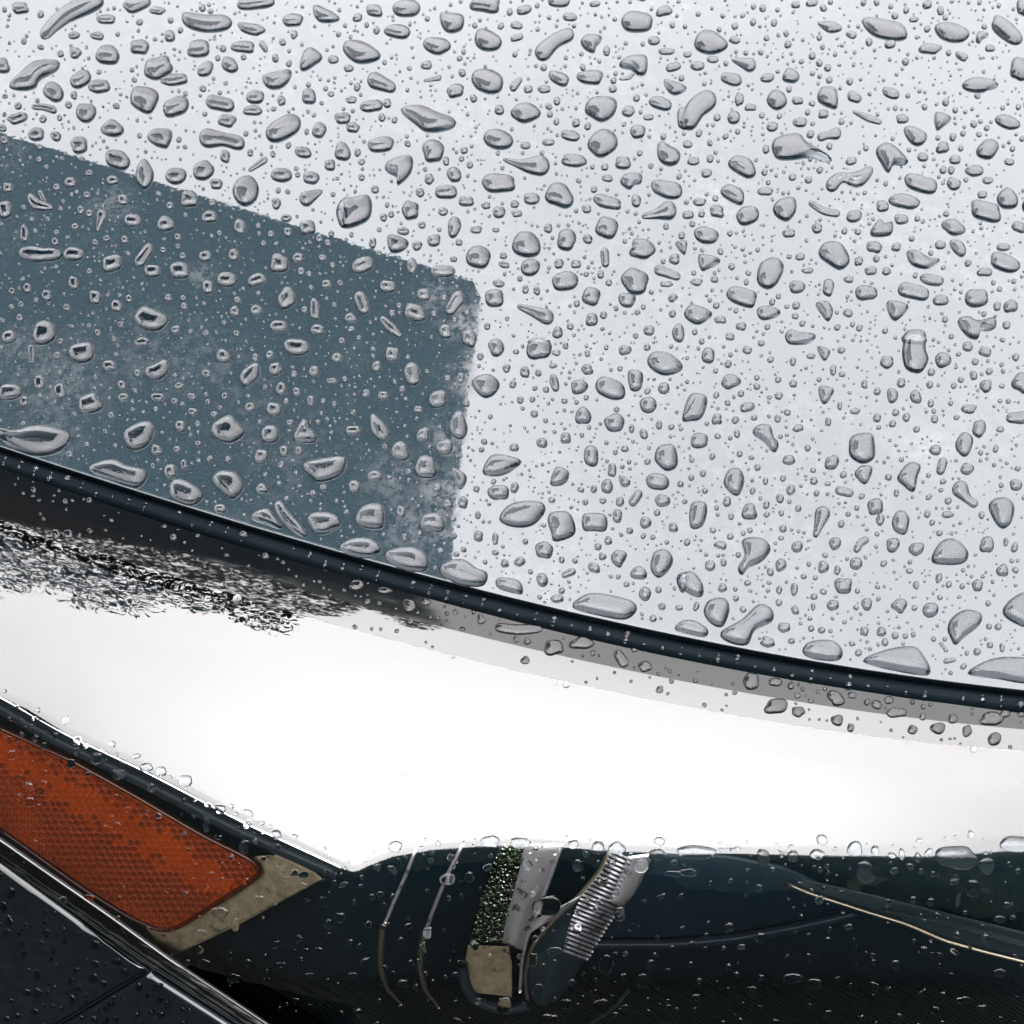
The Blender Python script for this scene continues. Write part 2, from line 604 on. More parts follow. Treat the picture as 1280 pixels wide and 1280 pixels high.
for i in range(42000):                  # the fringe below the near edge of the roof
    x = -0.46 - 2.6 * rl.random() ** 1.15
    top = 0.42 + 0.16 * min(1, (-.47 - x) / .98)
    bot = 0.02 + 0.05 * math.sin(x * 17) + 0.03 * math.sin(x * 41 + 1) + 0.14 * max(0, 1 - (-.46 - x) / .35)
    y = bot + (top - bot) * rl.beta(1.3, 1.0)
    hole = math.sin(x * 31 + 9 * y) * math.sin(y * 47 + 5 * x) + .35 * math.sin(x * 83) * math.sin(y * 95)
    if hole > 0.85 or rl.random() < .2 * max(0, hole):
        continue
    leaf(np.array([x, y, 2.96 + rl.normal() * .05]), 0.0055 + .008 * rl.random())
for i in range(3500):                   # the crown above the trunk, left of the car
    v = rl.normal(size=3)
    v = v / np.linalg.norm(v) * (0.35 + .65 * rl.random() ** .5)
    c = [np.array([-3.1, -.3, 3.3]), np.array([-3.5, -.9, 3.6]), np.array([-2.7, -.1, 3.5]), np.array([-3.3, -.4, 4.1])][rl.integers(4)]
    leaf(c + v * np.array([.5, .35, .45]), 0.04 + .035 * rl.random())
child('crown', LV, LF, leaf_m, tree, smooth=False)

# the hedge behind the photographer: its dark mass is what the drops' near rims and the lens front mirror
hedge = bpy.data.objects.new('hedge', None)
hedge.location = (0, -2.6, 0)
col.objects.link(hedge)
hedge['label'] = 'tall dark hedge mirrored in the lower headlamp and drop rims'
hedge['category'] = 'hedge'
HBX, HTOP = 4.5, 2.55
hn = 60
hv, hf = [], []
for k in range(hn + 1):
    x = -HBX + 2 * HBX * k / hn
    for (y, z) in ((-2.15, 0.05), (-2.05, 1.2), (-2.2, 2.2), (-2.6, 2.45), (-3.0, 2.2), (-3.1, .05)):
        hv.append((x, y + rl.normal() * .06, z + (rl.normal() * .07 if z > .1 else 0)))
    if k:
        for q in range(5):
            a_ = (k - 1) * 6 + q
            hf.append((a_, a_ + 1, a_ + 7, a_ + 6))
child('branch_mass', hv, hf, leaf_m, hedge, smooth=False)
LV, LF = [], []
for i in range(9000):
    x = rl.uniform(-HBX, HBX)
    t = rl.random()
    if t < .7:
        p = np.array([x, -2.08 - .08 * rl.random(), rl.uniform(.1, 2.3)])
    else:
        p = np.array([x, -2.6 + rl.normal() * .25, 2.4 + abs(rl.normal()) * .12])
    leaf(p, 0.03 + .03 * rl.random())
child('foliage', LV, LF, leaf_m, hedge, smooth=False)

# ================================================================== the car
car = bpy.data.objects.new('car', None)
car.location = (0, 0, 0)
col.objects.link(car)
car['label'] = 'dark blue-grey car with rain-beaded bonnet and clear headlamp'
car['category'] = 'car'

# dried smudges on the paint, each round a place where water stood
spots = [(70, 480, .020), (30, 440, .012), (545, 620, .014), (520, 660, .016), (490, 600, .012), (585, 470, .010), (575, 400, .010), (560, 545, .010), (140, 255, .010), (250, 345, .007), (60, 545, .014), (545, 370, .009), (1160, 560, .012), (900, 250, .016)]
geo = nd(paint, 'ShaderNodeNewGeometry')
smear = noise(paint, 280.0, 7.0, 0.78)
sm_r = ramp(paint, smear.outputs['Fac'], [(0.44, (0, 0, 0)), (0.59, (1, 1, 1))])
tot = None
for (sxp, syp, rad_) in spots:
    c3 = bonnet_hit(np.array([sxp], float), np.array([syp], float))[0][0]
    dn_ = nd(paint, 'ShaderNodeVectorMath', operation='DISTANCE')
    lk(paint, geo.outputs['Position'], dn_.inputs[0])
    dn_.inputs[1].default_value = tuple(c3)
    mr = nd(paint, 'ShaderNodeMapRange', interpolation_type='SMOOTHSTEP')
    mr.inputs['From Min'].default_value, mr.inputs['From Max'].default_value = 0.0, rad_ * 1.25
    mr.inputs['To Min'].default_value, mr.inputs['To Max'].default_value = 1.0, 0.0
    lk(paint, dn_.outputs['Value'], mr.inputs['Value'])
    tot = mr.outputs[0] if tot is None else math_node(paint, 'MAXIMUM', tot, mr.outputs[0])
smud = math_node(paint, 'MULTIPLY', tot, sm_r.outputs[0])
allm = math_node(paint, 'MAXIMUM', math_node(paint, 'MULTIPLY', smud, 0.8), dust)
lk(paint, mixc(paint, allm, flake, (0.034, 0.038, 0.041)), pr(paint).inputs['Base Color'])
filmr = ramp(paint, film.outputs['Fac'], [(0.3, (0.006,) * 3), (0.8, (0.03,) * 3)])
lk(paint, math_node(paint, 'ADD', filmr.outputs[0], math_node(paint, 'MULTIPLY', smud, 0.10)), pr(paint).inputs['Coat Roughness'])

# bonnet with its rolled front edge
bx = np.linspace(-0.42, 0.42, 281)
dd = np.concatenate([[0.0, .0006, .0012, .002, .003, .0045, .006, .008], np.linspace(.011, .62, 190)])
rows = []
a0 = math.atan(S0)
RR = 0.0004
ey = edge_y(bx)
ds = EPOLY.deriv()(np.clip(bx, ep[0, 0], ep[-1, 0]))
ox, oy = ds / np.sqrt(1 + ds ** 2), -1 / np.sqrt(1 + ds ** 2)      # outward, away from the bonnet
arc = [(RR * (math.sin(a) - math.sin(a0)), -RR * (math.cos(a0) - math.cos(a))) for a in np.linspace(R(115), a0, 9)[:-1]]
prof_out = [(-0.0040, -0.012), (-0.0022, -0.0040)] + arc       # hem folded back under
for o_, z_ in prof_out:
    rows.append(np.stack([bx + ox * o_, ey + oy * o_, np.full_like(bx, Z0 + z_)], -1))
for d in dd:
    Y = ey + d / COSE
    rows.append(np.stack([bx, Y, bonnet_z(bx, Y)], -1))
rows = np.array(rows)
child('bonnet', rows.reshape(-1, 3), [tuple(reversed(f)) for f in grid_faces(rows.shape[0], rows.shape[1])], paint, car,
      label='dark blue metallic bonnet mirroring the white sky')

# rubber seal under the bonnet edge
sx = np.linspace(-0.40, 0.40, 161)
sy = edge_y(sx)
sds = EPOLY.deriv()(np.clip(sx, ep[0, 0], ep[-1, 0]))
so = np.stack([sds, -np.ones_like(sds)], -1) / np.sqrt(1 + sds ** 2)[:, None]
sr = []
for k in range(15):
    w = math.pi * (k / 14) * 1.15 - 0.2
    o_ = 0.0020 + 0.0025 * math.cos(w)
    z_ = -0.0048 + 0.0026 * math.sin(w)
    sr.append(np.stack([sx + so[:, 0] * o_, sy + so[:, 1] * o_, np.full_like(sx, Z0 + z_)], -1))
sr = np.array(sr)
child('rubber_seal', sr.reshape(-1, 3), [tuple(reversed(f)) for f in grid_faces(*sr.shape[:2])], rubber, car, label='black rubber seal along the bonnet edge')
# the dark slot below it
sl = np.array([np.stack([sx + so[:, 0] * o_, sy + so[:, 1] * o_, np.full_like(sx, Z0 + z_)], -1) for o_, z_ in ((-.004, -.012), (.010, -.0085), (.011, -.03))])
child('bonnet_slot', sl.reshape(-1, 3), [tuple(reversed(f)) for f in grid_faces(*sl.shape[:2])], black_gap, car)

# headlamp: housing with everything else in it
HD = 0.034
ci = np.arange(0, len(LX), 3)
ri = np.unique(np.concatenate([np.arange(0, len(LROWS), 4), [len(LROWS) - 1]]))
hp = LP[np.ix_(ri, ci)]
hd = hp - CAM
hd /= np.linalg.norm(hd, axis=-1)[..., None]
fr_ = np.clip(np.minimum(np.arange(len(ri)), len(ri) - 1 - np.arange(len(ri))) / 3.0, 0, 1) ** .6
hback = hp + hd * (0.0005 + HD * fr_)[:, None, None]
HV = hback.reshape(-1, 3)
headlamp = child('headlamp', HV, grid_faces(*hback.shape[:2]), housing_m, car, label='clear headlamp with black housing and amber reflector')

nr = len(LROWS)
nseg = np.cumsum([0] + LSEG)


def lens_piece(name, r0, r1, m, label=None):
    A = LP[r0:r1 + 1]
    o = child(name, A.reshape(-1, 3), grid_faces(*A.shape[:2]), m, headlamp, label=label)
    o.data.normals_split_custom_set_from_vertices([tuple(v) for v in LN[r0:r1 + 1].reshape(-1, 3)])   # one continuous surface
    return o


lens_piece('lens_flange', 0, nseg[1], flange_m, 'grey glossy upper flange of the headlamp lens')
lens_piece('lens_rim', nseg[1], nseg[2], rim_m, 'pale strip along the headlamp lens top')
lens_piece('lens', nseg[2], nr - 1, lens_m, 'clear lens mirroring the white sky')


def path(pts, nsm=40):
    """smooth picture path through given points"""
    p = np.array(pts, float)
    t = np.concatenate([[0], np.cumsum(np.linalg.norm(np.diff(p[:, :2], axis=0), axis=1))])
    q = np.linspace(0, t[-1], nsm)
    out = np.stack([np.interp(q, t, p[:, k]) for k in range(p.shape[1])], -1)
    ker = np.array([1, 2, 3, 2, 1]) / 9
    for k in range(p.shape[1]):
        out[2:-2, k] = np.convolve(out[:, k], ker, 'valid')
    return out


def in_tube(name, pts, depth, rad, m, label=None, seg=8, nsm=40):
    q = path(pts, nsm)
    P = inside(q[:, 0], q[:, 1], np.full(len(q), depth))
    return child(name, *tube(P, rad, seg), m, headlamp, label=label)


# raised bead along the lens crease and seams
q = path([(x, ROW3(x) + 3) for x in (-100, 0, 84, 175, 235, 302, 380, 430)], 60)
in_tube('bezel_rail', [(-80, 842), (0, 882), (84, 930), (175, 973), (302, 1038), (424, 1092)], 0.006, 0.0022, satin, 'dark rail under the diagonal lens edge', nsm=60)
in_tube('bezel_rail', [(-80, 832), (0, 871), (84, 919), (175, 961), (302, 1027), (432, 1087)], 0.003, 0.0006, chrome, nsm=60)
in_tube('lens_edge', [(-120, 972), (0, 1050), (60, 1092), (138, 1146), (208, 1197), (300, 1258), (380, 1312)], -0.0004, 0.0006, rim_m, 'glossy lower lip of the lens', nsm=70)


def poly_plate(name, pts, depth, thick, m, label=None, edge=0.0008):
    """flat plate with a picture outline, standing inside the lamp, with bevelled rim"""
    p = np.array(pts, float)
    c = p.mean(0)
    n_ = len(p)
    inn = c + (p - c) * (1 - 4.0 / np.linalg.norm(p - c, axis=1))[:, None]
    dep = np.full(n_, depth) if np.isscalar(depth) else np.asarray(depth)
    A = inside(inn[:, 0], inn[:, 1], dep)
    B = inside(p[:, 0], p[:, 1], dep + edge)
    C = inside(p[:, 0], p[:, 1], dep + thick)
    V = np.concatenate([A, B, C])
    F = [tuple(reversed(range(n_)))]
    for i in range(n_):
        j = (i + 1) % n_
        F.append((i, j, n_ + j, n_ + i))
        F.append((n_ + i, n_ + j, 2 * n_ + j, 2 * n_ + i))
    return child(name, V, F, m, headlamp, smooth=False, label=label)


# amber side reflector with its field of small hexagonal prisms
AMB = [(-70, 868), (0, 910), (91, 951), (175, 998), (255, 1045), (322, 1078), (329, 1092), (222, 1160), (206, 1166), (161, 1146), (101, 1108), (34, 1060), (0, 1036), (-70, 985)]
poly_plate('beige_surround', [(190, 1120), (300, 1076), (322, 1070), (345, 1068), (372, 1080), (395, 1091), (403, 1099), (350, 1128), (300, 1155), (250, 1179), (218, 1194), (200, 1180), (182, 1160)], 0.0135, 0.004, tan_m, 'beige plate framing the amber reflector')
refl = poly_plate('side_reflector', AMB, 0.0112, 0.002, amber, 'amber side reflector')
in_tube('reflector_rim', AMB[1:-1], 0.0108, 0.0008, amber_rim, 'dark red rim of the amber reflector', nsm=80)


def in_poly(x, y, poly):
    p = np.asarray(poly)
    c = False
    for i in range(len(p)):
        x1, y1 = p[i]
        x2, y2 = p[i - 1]
        if (y1 > y) != (y2 > y) and x < (x2 - x1) * (y - y1) / (y2 - y1) + x1:
            c = not c
    return c


ac = np.array(AMB).mean(0)
AMBI = [tuple(ac + (np.array(a) - ac) * (1 - 7.0 / np.linalg.norm(np.array(a) - ac))) for a in AMB]
HVv, HF, HM = [], [], []
ax = np.array([math.cos(R(31)), math.sin(R(31))])
ay = np.array([-ax[1], ax[0]])
pc = 5.2                               # hexagon radius in picture pixels, about 1.2 mm
hx = []
for i in range(-70, 70):
    for j in range(-40, 40):
        c = np.array([150, 1030]) + ax * (i * pc * 1.5) + ay * ((j + .5 * (i % 2)) * pc * math.sqrt(3))
        if in_poly(c[0], c[1], AMBI):
            hx.append(c)
hx = np.array(hx)
wob = rng.normal(size=(len(hx), 2)) * 0.25
for k, c in enumerate(hx):
    ang = [R(60 * q) for q in range(6)]
    ring = np.array([c + ax * pc * math.cos(w) + ay * pc * math.sin(w) for w in ang])
    ring2 = c + (ring - c) * 0.80
    cc = c + wob[k]
    P1 = inside(ring[:, 0], ring[:, 1], np.full(6, 0.0109))
    P2 = inside(ring2[:, 0], ring2[:, 1], np.full(6, 0.0107))
    vv = (c - np.array([150, 1030])) @ ay
    ef = float(np.clip(vv / 30 - .1, 0, 1)) if vv > 0 else float(np.clip(-vv / 22 - .45, 0, 1))
    pit = 1 if rng.random() < ef * 1.25 else 0
    P3 = inside([cc[0]], [cc[1]], [0.0107 + 0.0003 + 0.0006 * ef])
    b = len(HVv)
    HVv.extend(P1)
    HVv.extend(P2)
    HVv.extend(P3)
    for q in range(6):
        w = (q + 1) % 6
        HF.append((b + q, b + 6 + q, b + 6 + w, b + w))
        HF.append((b + 6 + q, b + 12, b + 6 + w))
        HM += [0, pit]
child('prism_field', HVv, HF, [amber, amber_shade], headlamp, HM, smooth=False, label='honeycomb of tiny amber prisms', kind='stuff')


# chrome ribs beside the projector
tap = list(np.linspace(.0010, .0009, 24)) + list(np.linspace(.0009, .0003, 16))
in_tube('chrome_rib', [(522, 1056), (508, 1092), (492, 1128), (482, 1153)], 0.0125, 0.00055, pale_m, 'slim bright rib beside the amber reflector')
in_tube('chrome_rib', [(479, 1158), (476, 1185), (476, 1212), (484, 1236), (502, 1256)], 0.013, tap, brushed, 'beige curved lower rib')
in_tube('chrome_rib', [(579, 1054), (560, 1092), (545, 1128), (533, 1160)], 0.0125, 0.0006, pale_m, 'slim bright rib nearer the projector')
in_tube('chrome_rib', [(530, 1166), (526, 1190), (525, 1212), (532, 1238), (549, 1260)], 0.013, tap, brushed, 'beige curved lower rib nearer the projector')


def patch(name, left, right, dl, dr, m, nu=16, nv=40, bulge=0.0, label=None, twist=None, solid=.0015):
    """curved sheet between two picture paths, with a returned edge"""
    a, b = path(left, nv), path(right, nv)
    u = np.linspace(0, 1, nu)
    P = []
    for k in range(nv):
        q = a[k] + (b[k] - a[k]) * u[:, None]
        dep = dl + (dr - dl) * u - bulge * np.sin(u * math.pi)
        if twist is not None:
            dep = dep + twist(u, k / (nv - 1))
        P.append(inside(q[:, 0], q[:, 1], dep))
    P = np.array(P)
    d = P - CAM
    d /= np.linalg.norm(d, axis=-1)[..., None]
    Bk = P + d * solid
    Vt = np.concatenate([P.reshape(-1, 3), Bk.reshape(-1, 3)])
    F = grid_faces(nv, nu)
    N_ = nv * nu
    bd = [k * nu for k in range(nv)] + [(nv - 1) * nu + j for j in range(1, nu)] + [k * nu + nu - 1 for k in range(nv - 2, -1, -1)] + [j for j in range(nu - 2, 0, -1)]
    for i in range(len(bd)):
        p_, q_ = bd[i], bd[(i + 1) % len(bd)]
        F.append((q_, p_, N_ + p_, N_ + q_))
    o = child(name, Vt, F, m, headlamp, label=label)
    return o


# chrome wing beside the projector: mirrored leaves, sky and ground painted as three patches
patch('wing_leaf_reflection', [(626, 1054), (612, 1090), (598, 1130), (590, 1160), (585, 1180)], [(662, 1054), (656, 1090), (644, 1130), (636, 1160), (634, 1180)],
      0.015, 0.014, leafy, bulge=0.001, label='chrome wing with mirrored leaves and sky specks painted in')
patch('wing_sky_reflection', [(655, 1054), (648, 1090), (637, 1130), (630, 1160), (628, 1178)], [(706, 1054), (690, 1095), (670, 1140), (660, 1168), (652, 1188)],
      0.0138, 0.0135, pale_m, bulge=0.0015, label='pale strip painted for the sky mirrored in the chrome wing')
patch('wing_ground_reflection', [(585, 1181), (581, 1205), (581, 1228), (584, 1240)], [(636, 1183), (640, 1205), (640, 1230), (640, 1246)],
      0.0145, 0.0140, tan_m, bulge=0.001, label='beige foot painted for the tan ground mirrored in the chrome wing')
in_tube('wing_lip', [(578, 1205), (581, 1230), (590, 1247), (612, 1258), (640, 1262), (662, 1256)], 0.012, 0.0016, satin, 'grey lip under the mirror wing')
in_tube('wing_seam', [(702, 1056), (690, 1092), (672, 1140), (658, 1175), (652, 1205), (650, 1240)], 0.0135, 0.0005, pale_m)

# ribbed projector barrel, leaning to the upper right
BL = [(764, 1056), (748, 1090), (716, 1130), (684, 1160), (662, 1190), (655, 1225), (662, 1250), (672, 1258)]
BR = [(806, 1064), (800, 1085), (780, 1125), (762, 1150), (742, 1185), (722, 1215), (706, 1240), (690, 1256)]
patch('projector_barrel', BL, BR, 0.017, 0.018, satin, nu=24, bulge=0.006, label='grey ribbed projector barrel')
la, lb = path(BL, 41), path(BR, 41)
for k in range(2, 27):
    a_, b_ = la[k], lb[k]
    u0, u1 = (0.10, 0.86) if k < 12 else (0.10 + 0.03 * (k - 12), 0.95)
    us = np.linspace(u0, u1, 9)
    sl_ = np.array([2.0, 15.0]) * (us - .5)[:, None]
    q = a_ + (b_ - a_) * us[:, None] + sl_
    P = inside(q[:, 0], q[:, 1], 0.0172 - 0.006 * np.sin(us * math.pi) - 0.0003)
    child('barrel_rib', *tube(P, 0.00042, 6), pale_m, headlamp)
in_tube('barrel_edge', [(766, 1054), (752, 1086), (722, 1122), (690, 1152), (664, 1184), (656, 1222), (660, 1252)], 0.0145, 0.0007, brushed, 'bright edge of the projector barrel')
patch('bright_plate', [(770, 1072), (772, 1090), (766, 1112), (762, 1128)], [(818, 1066), (806, 1092), (796, 1114), (780, 1132)], 0.0125, 0.0125, pale_m, nu=8, nv=14, bulge=.001, label='small bright plate on the barrel')
patch('bright_plate', [(668, 1150), (664, 1160), (661, 1168)], [(728, 1118), (706, 1140), (668, 1163)], 0.0135, 0.0135, pale_m, nu=8, nv=10, bulge=.001)

# blue-black bezel scoop, right of the barrel, and the bright trim line
patch('bezel_scoop', [(x, y) for x, y in ((812, 1062), (900, 1066), (980, 1082), (1040, 1110), (1075, 1136))],
      [(x, y) for x, y in ((750, 1176), (840, 1176), (920, 1170), (1000, 1155), (1072, 1142))], 0.016, 0.020, blue_m, nu=20, bulge=0.004, label='blue-black scooped bezel')
in_tube('scoop_lip', [(740, 1180), (840, 1180), (920, 1173), (1000, 1158), (1074, 1141)], 0.017, 0.0016, blue_m)
in_tube('trim_line', [(985, 1105), (1010, 1116), (1050, 1129), (1090, 1142), (1130, 1154), (1180, 1176), (1230, 1190), (1330, 1215)], 0.012, 0.0005, brushed, 'thin bright trim line', nsm=60)
for off_, d_ in ((10, .013), (18, .0135), (27, .0145)):
    in_tube('trim_line', [(1090 + off_, 1138), (1150 + off_, 1150 + off_ * .0), (1230 + off_, 1172), (1350, 1206 - off_ * .3)], d_, 0.0004, satin, nsm=40)
patch('trim_shelf', [(1000, 1098), (1100, 1120), (1200, 1145), (1360, 1185)], [(1000, 1110), (1100, 1142), (1200, 1180), (1360, 1220)], 0.015, 0.014, satin, nu=8, label='dark shelf behind the trim line')
in_tube('wire_arc', [(720, 1290), (748, 1274), (770, 1258), (786, 1238)], 0.012, 0.0005, satin)
# ribbed floor of the lamp: fine parallel ridges low down in the lamp
for k in range(112):
    x0 = 330 + k * 8.5
    q = np.array([(x0, 1228 + 5 * math.sin(k * 2.1)), (x0 + 40, 1252), (x0 + 90, 1284), (x0 + 150, 1322)])
    P = inside(q[:, 0], q[:, 1], np.array([.021, .0205, .020, .0195]))
    child('floor_ridge', *tube(P, 0.0004, 5), hatch_m, headlamp)

# bumper panels below the lens, parted by a seam
bn_t, bn_az = R(70), R(36)
BN = np.array([-math.sin(bn_t) * math.sin(bn_az), -math.sin(bn_t) * math.cos(bn_az), math.cos(bn_t)])
BP = lens_hit([181], [1195])[0][0] + 0.001 * BN


def bump_hit(px, py):
    r = ray(px, py)
    t = ((BP - CAM) * BN).sum() / (r * BN).sum(-1)
    return CAM + r * t[..., None], np.broadcast_to(BN, r.shape)


LB = curve([(-200, 940), (0, 1082), (57, 1124), (114, 1166), (181, 1216), (289, 1286), (420, 1372)])
sv = np.array([87 - 181, 1273 - 1216], float)
sv /= np.linalg.norm(sv)


def bumper_panel(name, x0, x1, label, lift=0.0):
    xs = np.linspace(x0, x1, 60)
    vs = np.concatenate([np.linspace(0, 8, 6), np.linspace(16, 420, 40)])
    top = np.stack([xs, LB(xs)], -1)
    G = top[None] + vs[:, None, None] * sv[None, None]
    P, N = bump_hit(G[..., 0], G[..., 1])
    dist = np.linalg.norm(P[0] - P[1], axis=-1).mean()
    P = P + BN * lift
    # rounded upper edge and rounded seam edge
    rads = 0.0016
    w = np.clip(1 - vs / 8, 0, 1)
    keep = np.where((xs > 116) & (xs < 176), 0.12, 1.0)          # bevel flattened here to break the bright highlight line
    keep = np.convolve(np.pad(keep, 2, mode='edge'), np.ones(5) / 5, 'valid')
    P = P - BN * (rads * w ** 2)[:, None, None] * keep[None, :, None]
    e = np.linspace(0, 1, 60)
    edge = np.clip(1 - np.minimum(e, 1 - e) * 59 / 1.0, 0, 1)
    P = P - BN * (0.0012 * edge)[None, :, None]
    vr = P[0] - CAM
    vr /= np.linalg.norm(vr, axis=-1)[:, None]
    back = P[0] + vr * 0.014 - np.array([0, 0, 0.004])
    A = np.concatenate([back[None], P])
    sideL = A[:, 0] - BN * 0.006
    sideR = A[:, -1] - BN * 0.006
    A = np.concatenate([sideL[:, None], A, sideR[:, None]], 1)
    nf = A.shape[1] - 1
    return child(name, A.reshape(-1, 3), grid_faces(*A.shape[:2]), [bumper_m, black_gap], car, [1] * nf + [0] * (nf * (A.shape[0] - 2)), label=label)


bumper_panel('bumper_panel', -190, 180.2, 'dark bumper panel under the amber reflector')
bumper_panel('bumper_panel', 182.6, 410, 'dark bumper panel past the seam', lift=-0.0003)

# ridged gasket closing the gap between lens and bumper
gx = np.linspace(-190, 420, 90)
gv_ = np.linspace(0, 1, 30)
G = []
for v in gv_:
    yy_ = (ROW5(gx) - 9) * (1 - v) + (LB(gx) + 7) * v
    p_, n_ = bump_hit(gx, yy_)
    d_ = p_ - CAM
    d_ /= np.linalg.norm(d_, axis=-1)[:, None]
    rid = 0.0007 * math.sin(v * 31) + 0.0004 * math.sin(v * 67) + 0.00025 * np.sin(gx * .21 + v * 40) * np.sin(gx * .057)
    G.append(p_ + d_ * (0.0045 + rid)[:, None])
G = np.array(G)
child('lens_gasket', G.reshape(-1, 3), grid_faces(*G.shape[:2]), flange_m, car, label='dark ridged gasket under the lens lip')

# ================================================================== raindrops
# traced from the photograph in six enlargements (origin x, y; 430 px shown as 1280)
# e: cx,cy,rx,ry[,turn]   s: x,y,r chains   p: outline points
K = 430.0 / 1280.0
T1 = """s165,130,22,195,95,25,250,50,30,330,15,32,375,5,18;e75,30,32,20;e395,72,35,16;e510,15,52,26,-15;e585,40,28,13,5;p675,60,690,50,770,60,840,60,865,85,840,110,760,118,690,95;e950,10,70,24,-5;e1090,75,38,22,-5;p1165,25,1200,30,1265,70,1200,82,1170,60;e935,108,48,20,10;e275,132,20,13;e362,134,25,14,10;e632,135,20,20;e520,175,36,25;e740,182,47,27,-5;e905,175,45,20,5;s975,165,12,988,185,10;p355,215,375,178,420,172,445,205,430,235,380,235;e280,197,23,18;p1115,250,1130,195,1160,180,1200,212,1170,240,1130,262;e1240,222,20,14;e10,245,26,27,-30;p35,325,50,300,95,255,130,230,215,228,215,255,150,290,130,325,80,335;e588,253,55,38,-20;e650,297,50,20,-5;e765,258,32,22,-30;e855,242,32,25,30;p975,290,1010,275,1082,263,1075,300,1040,328,995,325;e300,295,42,27,-30;e370,322,38,24,-15;e200,343,36,35,20;e275,355,12,15;p485,380,498,328,560,330,592,355,570,410,545,422,510,405;e655,397,48,34,-25;s790,380,25,850,392,24;e950,362,32,24,-10;e940,412,35,17;e1150,360,27,27;e1047,375,15,18;s125,398,10,165,398,12,200,410,13;e320,420,38,33,-10;e65,440,38,18,-15;p375,485,400,455,425,447,462,480,440,505,400,503;e845,450,33,21;e1055,478,65,42,-25;e1188,485,25,28,30;e1275,440,30,20;p548,512,575,483,640,490,625,545,600,548,570,535;s775,515,36,830,518,22,888,533,26;e1128,567,30,20;e1275,565,30,32;e135,500,32,22;e208,507,20,17;e295,540,35,27,-10;e438,595,48,33,10;p505,650,520,605,545,595,572,640,565,680,540,705,515,685;e655,655,40,28,-5;e757,635,40,33,-35;s930,632,8,985,595,12;e1048,652,36,26;e838,583,20,20;e805,685,24,18;e1158,662,30,22;e1228,615,20,20;p865,710,885,670,930,655,962,690,955,740,915,767,880,750;s1140,740,27,1195,712,8;e1028,758,17,20;e1275,800,18,48;
e420,672,22,17;e705,742,35,30;e263,680,22,18;e30,700,18,18;s115,735,14,135,765,22,190,772,10;s150,715,8,165,750,10;e20,782,25,32;e458,745,22,18;e780,808,28,22;e1065,812,20,13;e1145,848,28,28;s380,800,20,362,860,5;e495,822,32,24;e617,835,32,27;e893,845,22,28;e1072,865,15,17;e92,870,16,32;e150,948,68,30;e275,947,38,24;e418,982,38,30;s520,975,20,555,925,18;e568,1010,32,22;e670,1008,38,30;e765,955,23,20;e870,950,20,22;e1040,982,38,32;e1110,960,22,17;e1200,960,15,12;e275,1055,18,26;e103,1073,15,18;e845,1042,35,28;e957,1043,35,22,-15;e775,1070,22,25;e1068,1112,34,38;e1215,1058,20,14;e175,1100,18,20;e435,1140,20,24;e355,1107,26,22;e1172,1152,18,42;e955,1155,22,20;e875,1160,20,18;p500,1185,530,1145,575,1155,628,1185,600,1225,555,1232,520,1215;e1038,1215,32,22;e1182,1227,26,18;e165,1240,42,45;e35,1255,25,25;e655,1228,18,15"""
